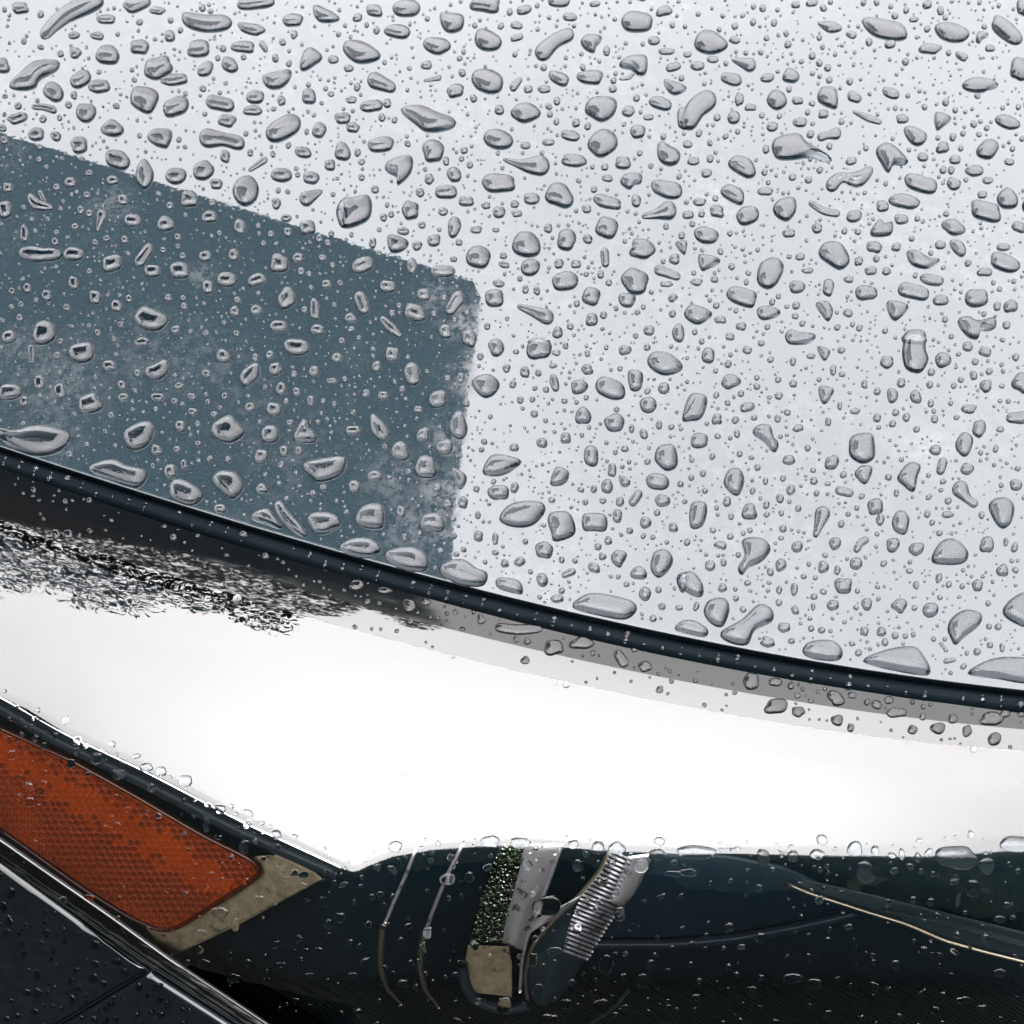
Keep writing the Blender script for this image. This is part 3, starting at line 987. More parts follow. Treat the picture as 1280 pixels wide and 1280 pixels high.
T2 = """e128,40,32,20,15;e248,32,50,30;e65,66,20,13;e540,15,58,30,5;e685,38,26,16;e815,5,42,20;e948,15,20,10;e1205,42,30,17,-15;e855,64,26,14;e657,95,22,13;p370,55,400,52,458,60,455,105,410,120,380,100;e1105,82,60,36,5;e215,118,47,24,10;e360,170,48,30,10;p500,145,515,112,560,118,602,150,590,180,545,188,510,172;s755,195,32,800,150,24,850,130,24;p895,155,920,132,975,140,955,170,945,195,910,180;e992,190,13,18;e658,140,25,12,-15;e1215,192,28,12;e1168,152,22,15;p12,190,25,155,90,160,152,205,120,228,60,232;p1038,242,1075,213,1140,212,1140,270,1110,278,1085,255;s1042,294,5,1075,292,7,1092,272,6;e322,243,22,14;s315,300,6,370,290,9;e32,255,18,12;s130,300,30,190,325,20;e430,338,34,22,-15;p488,295,505,265,560,262,605,290,600,335,560,348,510,330;s645,325,15,668,298,11;e700,332,18,13;e815,292,40,22,25;e932,288,45,26,5;e1240,250,30,14,-15;p1205,300,1250,310,1290,330,1245,352,1215,330;e760,332,25,13;e1015,332,15,12;e118,395,38,22;e176,385,15,16;e42,372,20,12;p225,408,300,395,370,425,430,450,415,475,325,490,280,460;p634,420,665,390,710,388,748,425,690,456,650,440;e593,410,18,17;p910,410,930,370,990,363,1030,380,1020,425,975,452,930,430;e1192,385,42,22,10;e1073,415,25,17;e1275,440,20,42;e48,475,24,18;e10,438,14,22;e878,458,15,15;e1108,490,28,24;e857,505,36,18,12;p533,515,550,488,600,486,643,515,635,545,590,555,550,540;e978,533,56,46,-25;e153,538,50,26,-8;e18,570,26,30,30;e1148,437,20,10;e775,530,20,13;e690,542,18,13;e347,562,40,40;p1180,540,1200,530,1225,545,1265,570,1258,605,1220,615,1185,590;e395,600,12,16;e462,560,14,12;s605,592,6,660,610,12,700,618,26,745,617,38;e870,598,46,22,12;e1053,607,30,22;e985,622,14,12;p168,630,185,600,265,582,265,640,215,688,210,655;e425,650,25,28,-20;e332,667,18,18;e80,660,12,12;e590,682,66,32,3;p1042,675,1065,650,1120,650,1122,678,1100,682,1080,703,1060,695;e995,664,20,12;e395,715,42,24;e298,717,15,17;e817,728,55,40,20;e130,705,15,14;e1218,705,60,30,8;e945,705,12,12;e713,740,30,20;e470,750,27,18;e995,752,55,22,15;e1102,748,20,20;p-15,790,10,740,50,738,105,728,120,770,100,820,15,848;e262,783,32,33;e383,788,18,14;e592,790,24,20;e650,760,16,13;e543,765,17,12;e658,795,20,12;s1130,805,11,1175,798,16,1220,785,34;e993,848,42,38;e918,778,18,14;e425,845,25,36,25;e235,860,22,14;e305,838,14,12;e507,855,22,13;e775,850,15,17;e580,856,14,8;p640,910,665,868,715,868,745,905,740,945,695,957,650,940;e843,893,36,38,10;e922,890,17,17;e1125,927,48,34;p1248,905,1290,900,1285,945,1268,935;p175,890,195,875,255,900,235,930,190,938;e350,895,26,20,-20;e287,915,18,16;e122,905,14,18;e443,902,13,12;s985,940,17,988,980,15;e1245,965,20,18;e515,957,46,40;e708,996,35,30;e610,985,20,12,20;e268,990,18,30;e85,988,42,28,-25;e815,982,17,17;e878,983,20,14;e383,1010,44,22,-5;e838,1047,50,33,-10;e1098,1047,52,44,30;s1185,1005,18,1255,1030,14;e1215,1058,22,10;e970,1022,14,13;e1000,1052,12,12;e590,1055,22,13;e575,1110,36,32;e178,1068,28,24;e312,1098,26,22;s75,1110,24,90,1150,22;s410,1155,20,440,1110,26;e935,1103,34,32;p1035,1110,1050,1093,1100,1105,1085,1140,1050,1138;s665,1140,10,720,1160,18,770,1180,28;e280,1165,42,30,20;s160,1190,13,195,1225,19,225,1250,8;e937,1190,24,22;e690,1077,12,16;e40,1185,22,18;e393,1235,26,25;e482,1260,28,32;e810,1238,20,20;e1150,1230,20,18;e1260,1240,22,34;e740,1272,45,12;e1238,1108,17,14;e1237,1168,13,13"""
T3 = """p52,165,70,125,120,118,178,165,155,190,110,200,70,188;e430,18,17,12;e490,12,22,12;e920,18,18,14;s515,86,6,560,102,22,592,105,12;p675,80,710,70,820,92,845,140,790,148,720,130;p948,98,1010,88,1075,120,1060,150,1010,155,965,135;e1215,115,70,30,38;e1275,25,22,32;e638,130,20,12,10;e870,72,18,10;p1100,150,1110,120,1148,130,1125,145,1115,160;e782,165,20,15;e930,182,40,18,3;e1048,210,25,13,25;e1153,180,18,12;e203,150,20,12;e27,203,16,10;e122,222,22,11;s195,222,6,260,243,24;e65,246,26,15;e192,295,42,20,12;e325,290,26,15;p380,290,395,258,420,260,445,285,430,305,395,303;e1262,258,34,40;p1048,318,1080,293,1130,293,1185,318,1150,330,1125,342,1075,338;s35,450,34,60,400,38,100,375,38;p510,360,525,330,580,335,585,400,550,395,520,380;p322,370,345,338,385,350,398,385,365,408,335,395;e220,370,16,24;e262,400,22,12;e437,375,20,14;e785,347,34,17,15;e648,362,28,17,25;s645,415,6,700,440,13,745,455,9;e200,438,24,22;e533,425,19,15;e447,456,26,16;e343,472,22,16;e827,443,22,16;p948,422,1008,440,985,465,955,482;e1218,455,46,22,15;p832,480,870,475,918,505,905,535,875,540,850,520;e1145,556,40,34;e977,550,24,20;s525,510,16,550,503,12,580,498,21;p340,545,360,515,440,500,475,540,568,597,500,575,420,592,360,588;p728,560,760,535,800,550,850,605,800,608,775,642,745,600;s565,690,26,590,660,20,615,660,14,660,675,30,705,635,18;p178,610,205,583,260,595,283,645,255,662,210,640;e637,600,22,13;e903,585,20,15;e1023,595,22,15;e1225,603,18,12;e1097,636,33,19;e98,645,20,15;e28,537,20,12;e50,600,25,13;p835,660,870,650,950,675,950,715,910,718,850,695;e1018,685,27,20,20;p150,715,180,688,235,715,232,760,190,748;e317,713,28,14;e1145,672,20,12;e418,660,14,12;e478,670,14,12;e835,750,55,25,10;p1178,735,1215,700,1255,735,1250,770,1200,772;e1125,725,18,13;p345,775,370,745,425,738,432,785,400,822,360,805;e72,752,24,14;e138,787,28,20,15;e252,803,42,33,-10;s485,755,10,535,788,13,585,795,13;e753,768,26,18;e648,805,30,20;e30,800,22,14;e1138,787,60,34,20;e823,817,24,18;p708,860,740,820,760,838,790,830,785,872,720,878;e1017,846,40,27,15;e1260,845,25,18,20;p52,860,90,845,143,870,130,900,90,905,62,890;e510,850,20,17;e405,868,24,15;p1003,900,1045,900,1065,935,1050,955,1020,935;e723,920,28,20,15;e805,920,17,15;e968,912,20,15;e1203,920,24,14;s10,910,18,40,945,12;p515,945,540,905,600,910,632,970,600,1003,560,985;p842,940,880,935,925,965,968,970,920,998,865,985;e1208,978,58,30,20;p70,950,150,970,110,995,80,1005;p285,1030,300,980,350,960,387,990,365,1050,330,1075,295,1060;e665,972,14,18;e447,955,18,13;e475,1007,22,10;e710,1008,22,15;e768,1010,16,14;e1133,1013,28,15;e628,1040,18,12;p172,1095,200,1068,280,1090,282,1120,265,1145,200,1125;e435,1068,28,23;e552,1070,22,30;e692,1090,38,28;s835,1078,26,905,1095,24;e938,1042,42,20,8;e970,1118,30,18;e1103,1110,44,32;e128,1040,14,12;e62,1050,22,12;p15,1165,45,1135,118,1165,100,1190,65,1207,30,1190;p505,1130,550,1125,570,1160,552,1195,525,1165;p770,1125,850,1140,810,1190,785,1180;p288,1150,330,1140,375,1165,320,1190,293,1180;e625,1165,18,14;e1230,1140,27,22;e1180,1140,14,16;e150,1190,22,13;e228,1215,18,15;e432,1137,15,14;p1032,1195,1070,1180,1105,1200,1170,1185,1172,1222,1118,1222,1110,1260,1070,1250;p390,1250,410,1228,450,1240,505,1250,480,1275,410,1280;e870,1265,42,22;e1215,1210,16,13;e10,1245,12,32;e186,1253,17,13"""
T4 = """e35,10,22,15;e530,8,32,14;s120,35,15,118,80,11;p255,45,280,20,345,15,348,65,310,87,275,75;e215,60,14,14;e408,98,27,20;p543,110,575,95,620,75,628,115,590,148,550,140;e832,62,27,24,20;e1105,28,48,30;e1005,57,16,16;e1255,68,20,18;p895,130,940,92,967,95,960,140,910,175;e1025,110,26,23,-15;e1170,118,20,20;e770,127,18,15;e148,160,20,28;e38,195,40,32;e225,190,20,30;e92,230,17,20;e460,215,20,16;e588,214,27,15;e1047,183,20,25;e1105,195,16,17;e715,212,16,13;e668,172,18,12;e335,240,46,34,-25;e455,170,16,18;e932,252,20,18;e1020,260,30,25,15;e1157,228,14,20;e1235,153,20,10;e1245,240,9,12;p465,340,540,305,578,325,550,390,500,412,470,390;p788,320,850,282,880,300,912,345,860,383,800,365;p1092,355,1125,300,1140,300,1150,330,1180,350,1170,380,1100,380;e1005,352,35,32,-30;e672,322,20,20;e718,268,18,13;e583,412,20,22;e660,408,14,13;e973,435,25,28;e1058,415,18,20;e1113,415,16,18;p790,520,820,490,880,495,908,545,870,592,830,570;e635,490,24,27;e686,465,14,18;p1130,460,1230,440,1290,440,1270,500,1190,530,1150,500;e690,575,62,45,15;e820,630,24,19;e975,555,22,20;e1205,550,15,13;e1040,535,10,10;e1205,680,60,40;p1020,620,1045,600,1085,650,1130,700,1135,735,1060,690;p-30,345,60,350,150,330,255,355,260,385,215,430,130,445,40,410;p330,480,420,450,480,475,545,490,540,530,500,555,380,515;p930,660,990,628,1020,650,1050,700,1000,690;e190,10,8,8;e240,100,8,7;e495,260,10,8;e430,395,9,10;e740,450,10,9;e570,470,8,12;e770,605,9,8;e925,210,9,8"""
T5 = """e582,28,32,28;e740,35,45,38;p1145,90,1160,50,1220,50,1272,90,1265,115,1200,130;e1060,38,22,18;e805,48,17,10;e655,44,11,10;p1072,120,1100,112,1128,130,1120,180,1090,190,1075,170;e920,110,22,18;p490,165,510,138,560,130,595,165,570,205,530,212;e798,160,17,32,-10;e688,120,18,20;e890,175,30,26,-20;p950,165,980,138,1050,165,1060,210,1020,222,965,200;e1205,180,22,20;e620,106,15,14;e738,123,12,12;e767,185,12,11;e793,96,15,9;e450,142,14,20;e270,128,32,40;e195,55,27,27;e138,100,18,20;e365,222,34,32;e162,208,20,16;e97,200,16,14;e292,260,18,12;e1147,242,32,28;e905,283,30,30;e1022,308,38,32;e723,275,14,13;e835,227,12,10;e1187,317,12,16;e1085,330,11,15;e1130,350,16,18;p405,330,425,275,455,270,475,325,465,360,435,368;s120,280,8,140,325,30,160,350,28;e50,338,32,16;e310,355,25,26;e840,365,20,20;e752,383,20,18;e648,400,18,14;e900,355,9,9;e390,400,32,28;e225,415,34,34;e935,432,30,36;p1170,440,1185,398,1240,392,1258,440,1250,475,1215,487,1185,465;e1060,405,14,12;p530,490,570,428,665,445,668,465,610,500,560,505;e320,475,42,42;e1013,485,17,24;p782,535,805,475,850,490,848,520,820,540;p415,485,430,480,470,505,465,540,440,552;p1040,505,1080,525,1070,545,1045,540;e1182,528,40,32;e994,545,22,26;e1267,536,12,12;e130,508,28,20;e650,550,15,20,20;e590,568,35,30;e508,555,12,12;e55,548,24,24;e362,552,18,18;s1090,603,17,1110,575,17;e1200,598,28,22;e1042,602,16,17;e458,605,18,22;e402,612,17,18;e228,640,18,23;p592,665,640,610,740,603,765,635,715,690,640,695;p55,670,85,620,150,612,168,650,155,700,90,698;e345,680,48,34;p772,670,790,642,855,645,875,720,800,750,785,715;p903,655,940,645,990,655,990,708,940,710,905,705;e1032,655,18,25;e513,652,11,15;e420,667,12,10;e1137,680,22,20;e1180,643,12,12;e1240,698,17,17;e1078,710,13,12;e515,730,18,20;e578,740,12,22;e690,750,11,11;e760,782,34,30;e998,747,14,16;e960,770,14,12;e240,735,10,15;p1008,805,1030,783,1068,795,1055,830,1040,847,1015,830;p1155,850,1170,790,1215,783,1240,815,1225,855,1185,885;e669,825,22,16,-40;e613,832,15,15;e976,806,15,13,30;e945,848,23,18;e1112,868,30,24;s835,875,12,865,862,14;e753,893,22,24;e1275,900,22,35;e460,780,11,11;e540,827,9,9;e825,818,12,12;p-5,775,40,745,110,740,155,780,110,815,30,800;p165,800,210,778,280,775,328,810,320,860,250,862,200,840;p370,860,400,825,460,818,510,850,550,870,530,915,440,910;p580,895,610,885,670,900,678,945,620,935,585,920;p865,995,900,955,960,943,1080,970,1105,1005,1060,1040,960,1025;e1135,945,24,24;e808,963,25,15;e1198,992,14,13;e1262,997,14,10;e1165,1037,14,13;e1185,930,12,12"""
T6 = """p828,20,840,-30,910,-30,915,40,925,75,895,122,845,110,828,70;e105,58,25,28;e250,38,17,14;e770,83,25,22;e978,75,28,28;p510,28,555,38,555,60,535,75;e487,60,16,10;e600,38,14,12;e1070,25,20,16;e1135,44,23,17,20;e570,112,12,20;e420,80,12,16;e603,128,12,10;e935,120,14,13;e1150,117,13,12;e1092,132,14,17;e1138,172,22,22;e188,155,36,24,-20;e365,148,12,11;e421,163,15,13;e686,165,12,15;e823,160,16,17;e1275,160,40,34,20;p8,295,35,208,90,205,102,235,80,290,40,300;p518,175,572,185,555,225,535,238,520,215;e790,207,21,26;e877,212,22,22;e367,208,16,13;e227,200,12,12;e250,250,27,17,-10;e135,205,11,12;e177,234,11,11;e137,295,20,19;e933,236,12,14;e1075,257,28,16;e652,265,18,11;e802,270,13,13;e733,290,15,15;e842,288,14,16;e595,245,9,16;e947,295,13,15;e363,293,12,14;e551,305,11,16;e440,328,20,13;s1230,290,18,1275,290,22;e1113,330,26,30;e72,375,36,25;p270,345,290,318,335,320,350,365,368,390,350,418,310,375;e212,350,12,14;e140,358,12,10;p628,400,640,358,710,348,725,390,722,440,680,460,635,435;e1058,388,32,42;p540,475,545,440,580,430,592,455,575,480;e405,447,22,18;e950,410,22,18;e1192,333,15,10;e1175,405,11,14;e222,424,11,12;e120,434,11,12;p650,495,670,472,715,475,705,520,685,536,660,515;p808,510,850,458,895,468,885,510,870,565,830,540;s978,455,18,970,485,17;e1068,480,25,20;e1250,540,23,20;p162,530,180,485,220,480,240,520,225,570,205,578,180,560;s592,560,16,632,570,15;e498,525,15,13;e495,485,11,10;e412,558,17,18;e372,590,15,16;e288,475,12,12;e318,525,10,14;e270,562,10,13;e383,515,11,12;e85,497,12,12;e42,513,11,11;e550,535,12,8;e676,582,10,13,30;e805,570,10,13;s1043,556,32,1068,592,14,1095,610,16;p1148,620,1170,592,1215,590,1243,620,1235,675,1205,702,1175,680;e996,650,23,12;e727,620,30,30;e745,668,16,22;p788,680,800,645,825,635,852,660,850,700,835,724,800,710;s530,648,30,514,700,15,505,725,12;e258,640,28,30;p38,695,42,610,95,607,100,650,80,695;e175,602,16,18;e321,614,12,16;e440,627,12,12;e190,657,11,12;e600,685,12,14;e625,648,10,10;e938,680,11,11;e1122,652,11,14;e383,702,14,14;e658,625,10,10;p215,850,240,800,232,745,300,738,338,775,310,820,260,845,230,875;e577,757,22,23;s658,778,14,670,755,14,690,745,14;e792,763,26,25;e880,778,26,25;p935,820,965,755,1020,742,1072,790,1055,830,980,835;e1142,762,26,30;e1212,752,10,15;e1245,772,14,17;e436,770,20,21;p125,765,150,748,172,760,165,780;e187,732,13,11;e376,737,12,8;e112,840,22,17;e162,828,12,14;e375,837,20,24;e533,845,20,22;e585,857,12,17;e655,832,24,22;e758,832,13,12;e853,860,13,10;e1200,858,22,22,-30;e608,915,32,30;e963,886,11,20;e1107,913,20,22;e1000,910,12,12;e878,912,11,16;e425,928,13,24;e369,930,11,16;e533,937,13,11;e498,955,14,12;e158,923,16,16;p-10,900,10,868,50,865,85,910,85,950,60,955,20,935;e460,880,11,10;e569,987,22,20;e695,983,20,23;e817,988,28,25,20;e932,1005,28,28;e428,1005,14,17;e872,997,11,11;e495,993,9,14;p88,1005,110,968,165,962,185,1000,165,1060,135,1067,100,1040;e60,992,12,16;e368,978,13,12;p1200,1015,1230,965,1290,945,1300,1060,1250,1055;p150,1090,230,1040,290,985,340,1000,345,1045,280,1080,250,1135,180,1125;p995,1075,1010,1035,1060,1005,1120,1020,1115,1060,1060,1105,1025,1135,1005,1105;e387,1070,24,18;e686,1084,16,17;e749,1086,17,18;e800,1100,13,14;e868,1096,10,10;e326,1125,28,18,8;e415,1120,13,11;e640,1130,12,10;e1105,1160,14,14;e1153,1135,12,12;e1198,1145,10,16;e1067,1165,8,10;s970,1130,7,980,1142,5,990,1155,8;s990,1195,11,1020,1190,8;e527,1080,14,12;e483,1037,9,8;e560,1083,8,8;e612,1050,9,8;p-20,1075,10,1045,60,1048,105,1080,90,1105,20,1092;p455,1160,480,1125,560,1118,602,1150,600,1185,560,1195,490,1185;p680,1195,780,1150,870,1142,905,1175,930,1220,920,1248,820,1235;p1070,1240,1150,1190,1240,1180,1300,1195,1300,1275,1180,1260"""
# on the lens flange and lens (places in the photograph)
L5 = """e62,912,30,18;e165,932,26,14;e258,988,22,28;e318,975,17,14;s590,1070,18,660,1080,20,740,1072,18;e525,1040,16,18;e795,1145,38,28;e900,1128,42,25;s1035,1170,18,1055,1200,20;e1095,1150,14,12;e940,1165,10,12;e1135,1215,25,20;e655,1115,10,12;e430,1012,10,10;e289,1015,8,8;e455,1075,12,8"""
LR3 = """e265,5,30,32;e355,8,25,16;e515,25,12,16;e580,68,32,26;e640,57,15,13;e437,58,13,11;e487,77,11,10;e732,92,18,18;e777,75,18,14;e805,122,40,18;e900,80,18,15;e903,137,12,14;e990,103,20,14;e1015,145,18,18;e1210,125,20,16;e1160,145,45,25;e1055,105,12,12;e1270,125,14,14;e358,98,42,30;e440,118,25,20;e585,150,22,22;e635,178,14,16;e865,185,18,18;e960,180,25,24;e1068,190,18,22;e1170,220,25,25;e310,660,26,30;e510,648,26,20;e650,628,28,28;e690,715,35,42;e1030,660,75,45;e1140,690,30,30;e1090,775,26,34;e420,655,20,22;e825,648,12,20;e885,660,12,18;e60,640,70,26;e1250,610,60,30;e420,1110,40,18;e500,1130,28,20;e725,1140,18,16;e550,1245,18,16;e1190,1090,24,16;e1055,1190,28,12;e60,1180,20,12;e1190,890,24,12;e30,715,32,16"""
LBM = """e610,1210,30,28;e770,840,55,35;e235,1130,20,16;e95,1050,16,18;e205,620,26,22;e560,600,34,22;e670,605,38,20;e960,625,26,24;e1030,625,28,26;e1180,650,34,20;e840,1205,26,18;e970,1215,30,30;e990,1060,28,34;e1125,1120,22,26;e780,1262,34,20;e800,1010,28,18;e720,1040,16,26;e880,925,24,20;e740,1140,14,10;e400,740,30,22;e325,940,22,22;e885,690,22,22;e1040,870,22,26;e1120,690,28,26;e1240,720,40,12;e45,1100,20,12;e1000,345,30,14;e1180,320,34,14;e420,280,20,24;e215,355,28,26;e590,240,20,30"""
LBL = """e770,530,14,34;e590,520,14,26;e910,620,20,26;e440,350,24,20;e285,265,10,16;e265,310,14,18;e165,245,14,14;e160,400,16,26;e435,545,16,20;e1045,705,22,18;e1095,715,18,14;e1130,722,20,14;e1060,740,14,12;e815,865,34,20;e740,945,30,18;e960,820,22,22;e690,375,26,22;e600,340,20,18;e245,150,16,16;e820,480,20,18;e545,325,24,16;e760,1055,22,16;e870,1110,24,18;e1100,1195,14,14;e330,810,22,12;e235,820,14,16;e1150,1100,20,10;e1040,1060,20,10;e875,910,14,26"""


def parse(txt, ox, oy):
    out = []
    for it in txt.replace('\n', '').split(';'):
        it = it.strip()
        if not it:
            continue
        v = [float(a) for a in it[1:].split(',')]
        if it[0] == 'e':
            ang = v[4] if len(v) > 4 else 0.0
            out.append(('e', ox + v[0] * K, oy + v[1] * K, v[2] * K, v[3] * K, ang))
        elif it[0] == 's':
            a = np.array(v).reshape(-1, 3) * K
            out.append(('s', a + np.array([ox, oy, 0])))
        else:
            a = np.array(v).reshape(-1, 2) * K
            out.append(('p', a + np.array([ox, oy])))
    return out


def closed_spline(p, n):
    """closed Catmull-Rom curve resampled to n points"""
    m_ = len(p)
    out = []
    for i in range(m_):
        p0, p1, p2, p3 = p[i - 1], p[i], p[(i + 1) % m_], p[(i + 2) % m_]
        for t in np.linspace(0, 1, 12, endpoint=False):
            out.append(.5 * (2 * p1 + (p2 - p0) * t + (2 * p0 - 5 * p1 + 4 * p2 - p3) * t * t + (3 * p1 - p0 - 3 * p2 + p3) * t ** 3))
    out = np.array(out)
    L = np.concatenate([[0], np.cumsum(np.linalg.norm(np.diff(np.vstack([out, out[:1]]), axis=0), axis=1))])
    q = np.linspace(0, L[-1], n, endpoint=False)
    o2 = np.vstack([out, out[:1]])
    return np.stack([np.interp(q, L, o2[:, 0]), np.interp(q, L, o2[:, 1])], -1)


def outline(d, r, n):
    """picture outline and skeleton of a drop, with an irregular rim"""
    if d[0] == 'e':
        _, cx, cy, rx, ry, ang = d
        w = np.linspace(0, 2 * math.pi, n, endpoint=False)
        k = 1.0
        amp = 0.085 if max(rx, ry) > 5 else 0.05
        for h in (2, 3, 4, 5):
            k = k + amp * (1.6 / h) * r.normal() * np.cos(h * w + r.random() * 6.28)
        e = 2.3
        cw, sw = np.cos(w), np.sin(w)
        sup = (np.abs(cw) ** e + np.abs(sw) ** e) ** (-1 / e)
        x, y = rx * sup * k * cw, ry * sup * k * sw
        ca, sa = math.cos(R(ang)), math.sin(R(ang))
        o = np.stack([cx + x * ca - y * sa, cy + x * sa + y * ca], -1)
        big, sml = max(rx, ry), min(rx, ry)
        ax_ = np.array([ca, sa]) if rx >= ry else np.array([-sa, ca])
        h = max(0, big - sml) * .8
        c = np.array([cx, cy])
        sk = np.array([c]) if h < 0.15 * big else np.array([c - ax_ * h, c + ax_ * h])
        wid = sml
    elif d[0] == 'p':
        o = closed_spline(d[1], n)
        c = o.mean(0)
        u, s, vt = np.linalg.svd(o - c, full_matrices=False)
        big = np.abs((o - c) @ vt[0]).max()
        sml = np.abs((o - c) @ vt[1]).max()
        h = max(0, big - sml) * .7
        sk = np.array([c]) if h < 0.12 * big else np.array([c - vt[0] * h, c + vt[0] * h])
        wid = sml
    else:
        ch = d[1]
        tt = np.linspace(0, len(ch) - 1, 5 * (len(ch) - 1) + 1)
        q = np.stack([np.interp(tt, np.arange(len(ch)), ch[:, k]) for k in range(3)], -1)
        if len(q) > 6:
            for k in range(3):
                q[2:-2, k] = np.convolve(q[:, k], np.array([1, 2, 3, 2, 1]) / 9, 'valid')
        tg = np.gradient(q[:, :2], axis=0)
        tg /= np.linalg.norm(tg, axis=1)[:, None] + 1e-9
        nm = np.stack([-tg[:, 1], tg[:, 0]], -1)
        a = q[:, :2] + nm * q[:, 2:3]
        b = (q[:, :2] - nm * q[:, 2:3])[::-1]
        cap1 = [q[-1, :2] + q[-1, 2] * (math.cos(w) * nm[-1] + math.sin(w) * tg[-1]) for w in np.linspace(0, math.pi, 7)[1:-1]]
        cap0 = [q[0, :2] + q[0, 2] * (-math.cos(w) * nm[0] - math.sin(w) * tg[0]) for w in np.linspace(0, math.pi, 7)[1:-1]]
        o = closed_spline(np.vstack([a, cap1, b, cap0]), n)
        for _ in range(2):
            o = (np.roll(o, 1, 0) + 2 * o + np.roll(o, -1, 0)) / 4
        sk = q[:, :2]
        wid = q[:, 2].mean()
        big = wid
    ar = 0.5 * np.sum(o[:, 0] * np.roll(o[:, 1], -1) - o[:, 1] * np.roll(o[:, 0], -1))
    if ar > 0:
        o = o[::-1]
    return o, sk, wid, abs(ar)


def near_skel(o, sk):
    if len(sk) == 1:
        return np.repeat(sk, len(o), 0)
    best = None
    for a, b in zip(sk[:-1], sk[1:]):
        ab = b - a
        t = np.clip(((o - a) @ ab) / (ab @ ab + 1e-12), 0, 1)
        q = a + t[:, None] * ab
        dd_ = ((o - q) ** 2).sum(1)
        if best is None:
            best, bd_ = q, dd_
        else:
            m_ = dd_ < bd_
            best = np.where(m_[:, None], q, best)
            bd_ = np.where(m_, dd_, bd_)
    return best


T_BIG = np.array([0.0, .025, .07, .14, .24, .38, .55, .76, 1.0])
T_SML = np.array([0.0, .06, .2, .48, 1.0])


def drop_geo(d, hit, r, cap, fine=False, flat=1.0):
    """vertices, faces, material index of one drop sitting on a surface"""
    big = (d[0] != 'e') or max(d[3], d[4]) > 4.0
    n = (40 if (d[0] != 'e' or max(d[3], d[4]) > 9) else 26) if big else (14 if (d[0] == 'e' and max(d[3], d[4]) > 1.8) else 9)
    T = T_BIG if big else T_SML
    o, sk, wid, area = outline(d, r, n)
    q = near_skel(o, sk)
    loc = np.linalg.norm(o - q, axis=1)
    mpp = 0.000235
    if d[0] == 's':
        H = 0.95 * loc * mpp
    else:
        H = np.full(n, 0.94 * wid * mpp)
    H = 0.0027 * np.tanh(H / 0.0027) * flat
    pts, hs = [], []
    tilt = r.normal(size=2) * 0.06
    for t in T:
        p = o + (q - o) * t
        g = (1 - (1 - t) ** 2.5) ** 0.5
        h = H * g
        if t == 1.0:
            h = np.full(n, h.mean()) if d[0] != 's' else h
        pts.append(p)
        hs.append(h)
    P = np.concatenate(pts)
    Hh = np.concatenate(hs)
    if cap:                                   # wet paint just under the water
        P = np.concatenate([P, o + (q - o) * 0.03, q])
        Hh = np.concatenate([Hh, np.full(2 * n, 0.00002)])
    X, N = hit(P[:, 0], P[:, 1])
    Hh[:n] = -0.00004
    c0 = P[:n].mean(0)
    if big:
        wv = 1 + ((P - c0) @ tilt) / (wid + 1e-6) * 0.5
        Hh = np.where(Hh > 0.00003, Hh * np.clip(wv, .6, 1.4), Hh)
    V = X + N * Hh[:, None]
    F, M = [], []
    for a in range(len(T) - 1):
        for i in range(n):
            j = (i + 1) % n
            F.append((a * n + i, a * n + j, (a + 1) * n + j, (a + 1) * n + i))
            M.append(0)
    if cap:
        b = len(T) * n
        for i in range(n):
            j = (i + 1) % n
            F.append((b + i, b + j, b + n + j, b + n + i))
            M.append(cap)
    # weld the doubled points on the skeleton
    last = (len(T) - 1) * n
    remap = np.arange(len(V))
    for st in ([last] + ([len(T) * n + n] if cap else [])):
        seen = {}
        for k in range(st, st + n):
            key = (round(P[k, 0], 2), round(P[k, 1], 2))
            remap[k] = seen.setdefault(key, k)
    F2, M2 = [], []
    for f, m_ in zip(F, M):
        g = []
        for k in f:
            k = int(remap[k])
            if not g or (g[-1] != k and g[0] != k):
                g.append(k)
        if len(g) >= 3:
            F2.append(tuple(g))
            M2.append(m_)
    used = np.unique(np.concatenate([np.array(f) for f in F2]))
    inv = -np.ones(len(V), int)
    inv[used] = np.arange(len(used))
    return V[used], [tuple(inv[list(f)]) for f in F2], M2, o, area


# gather the traced drops: (shape, surface)
listed = []
for txt, ox, oy in ((T1, 0, 0), (T2, 425, 0), (T3, 850, 0), (T4, 0, 425), (T5, 425, 425), (T6, 850, 425)):
    for d in parse(txt, ox, oy):
        listed.append((d, 'bonnet'))
for txt, ox, oy in ((L5, 425, 425), (LR3, 850, 850), (LBM, 425, 850), (LBL, 0, 850)):
    for d in parse(txt, ox, oy):
        listed.append((d, 'lens'))

MX, MY = 260, 260                             # margin of the occupancy map round the picture
occ = np.zeros((1280 + 2 * MY, 1280 + 2 * MX), bool)
yy, xx = np.mgrid[0:occ.shape[0], 0:occ.shape[1]]


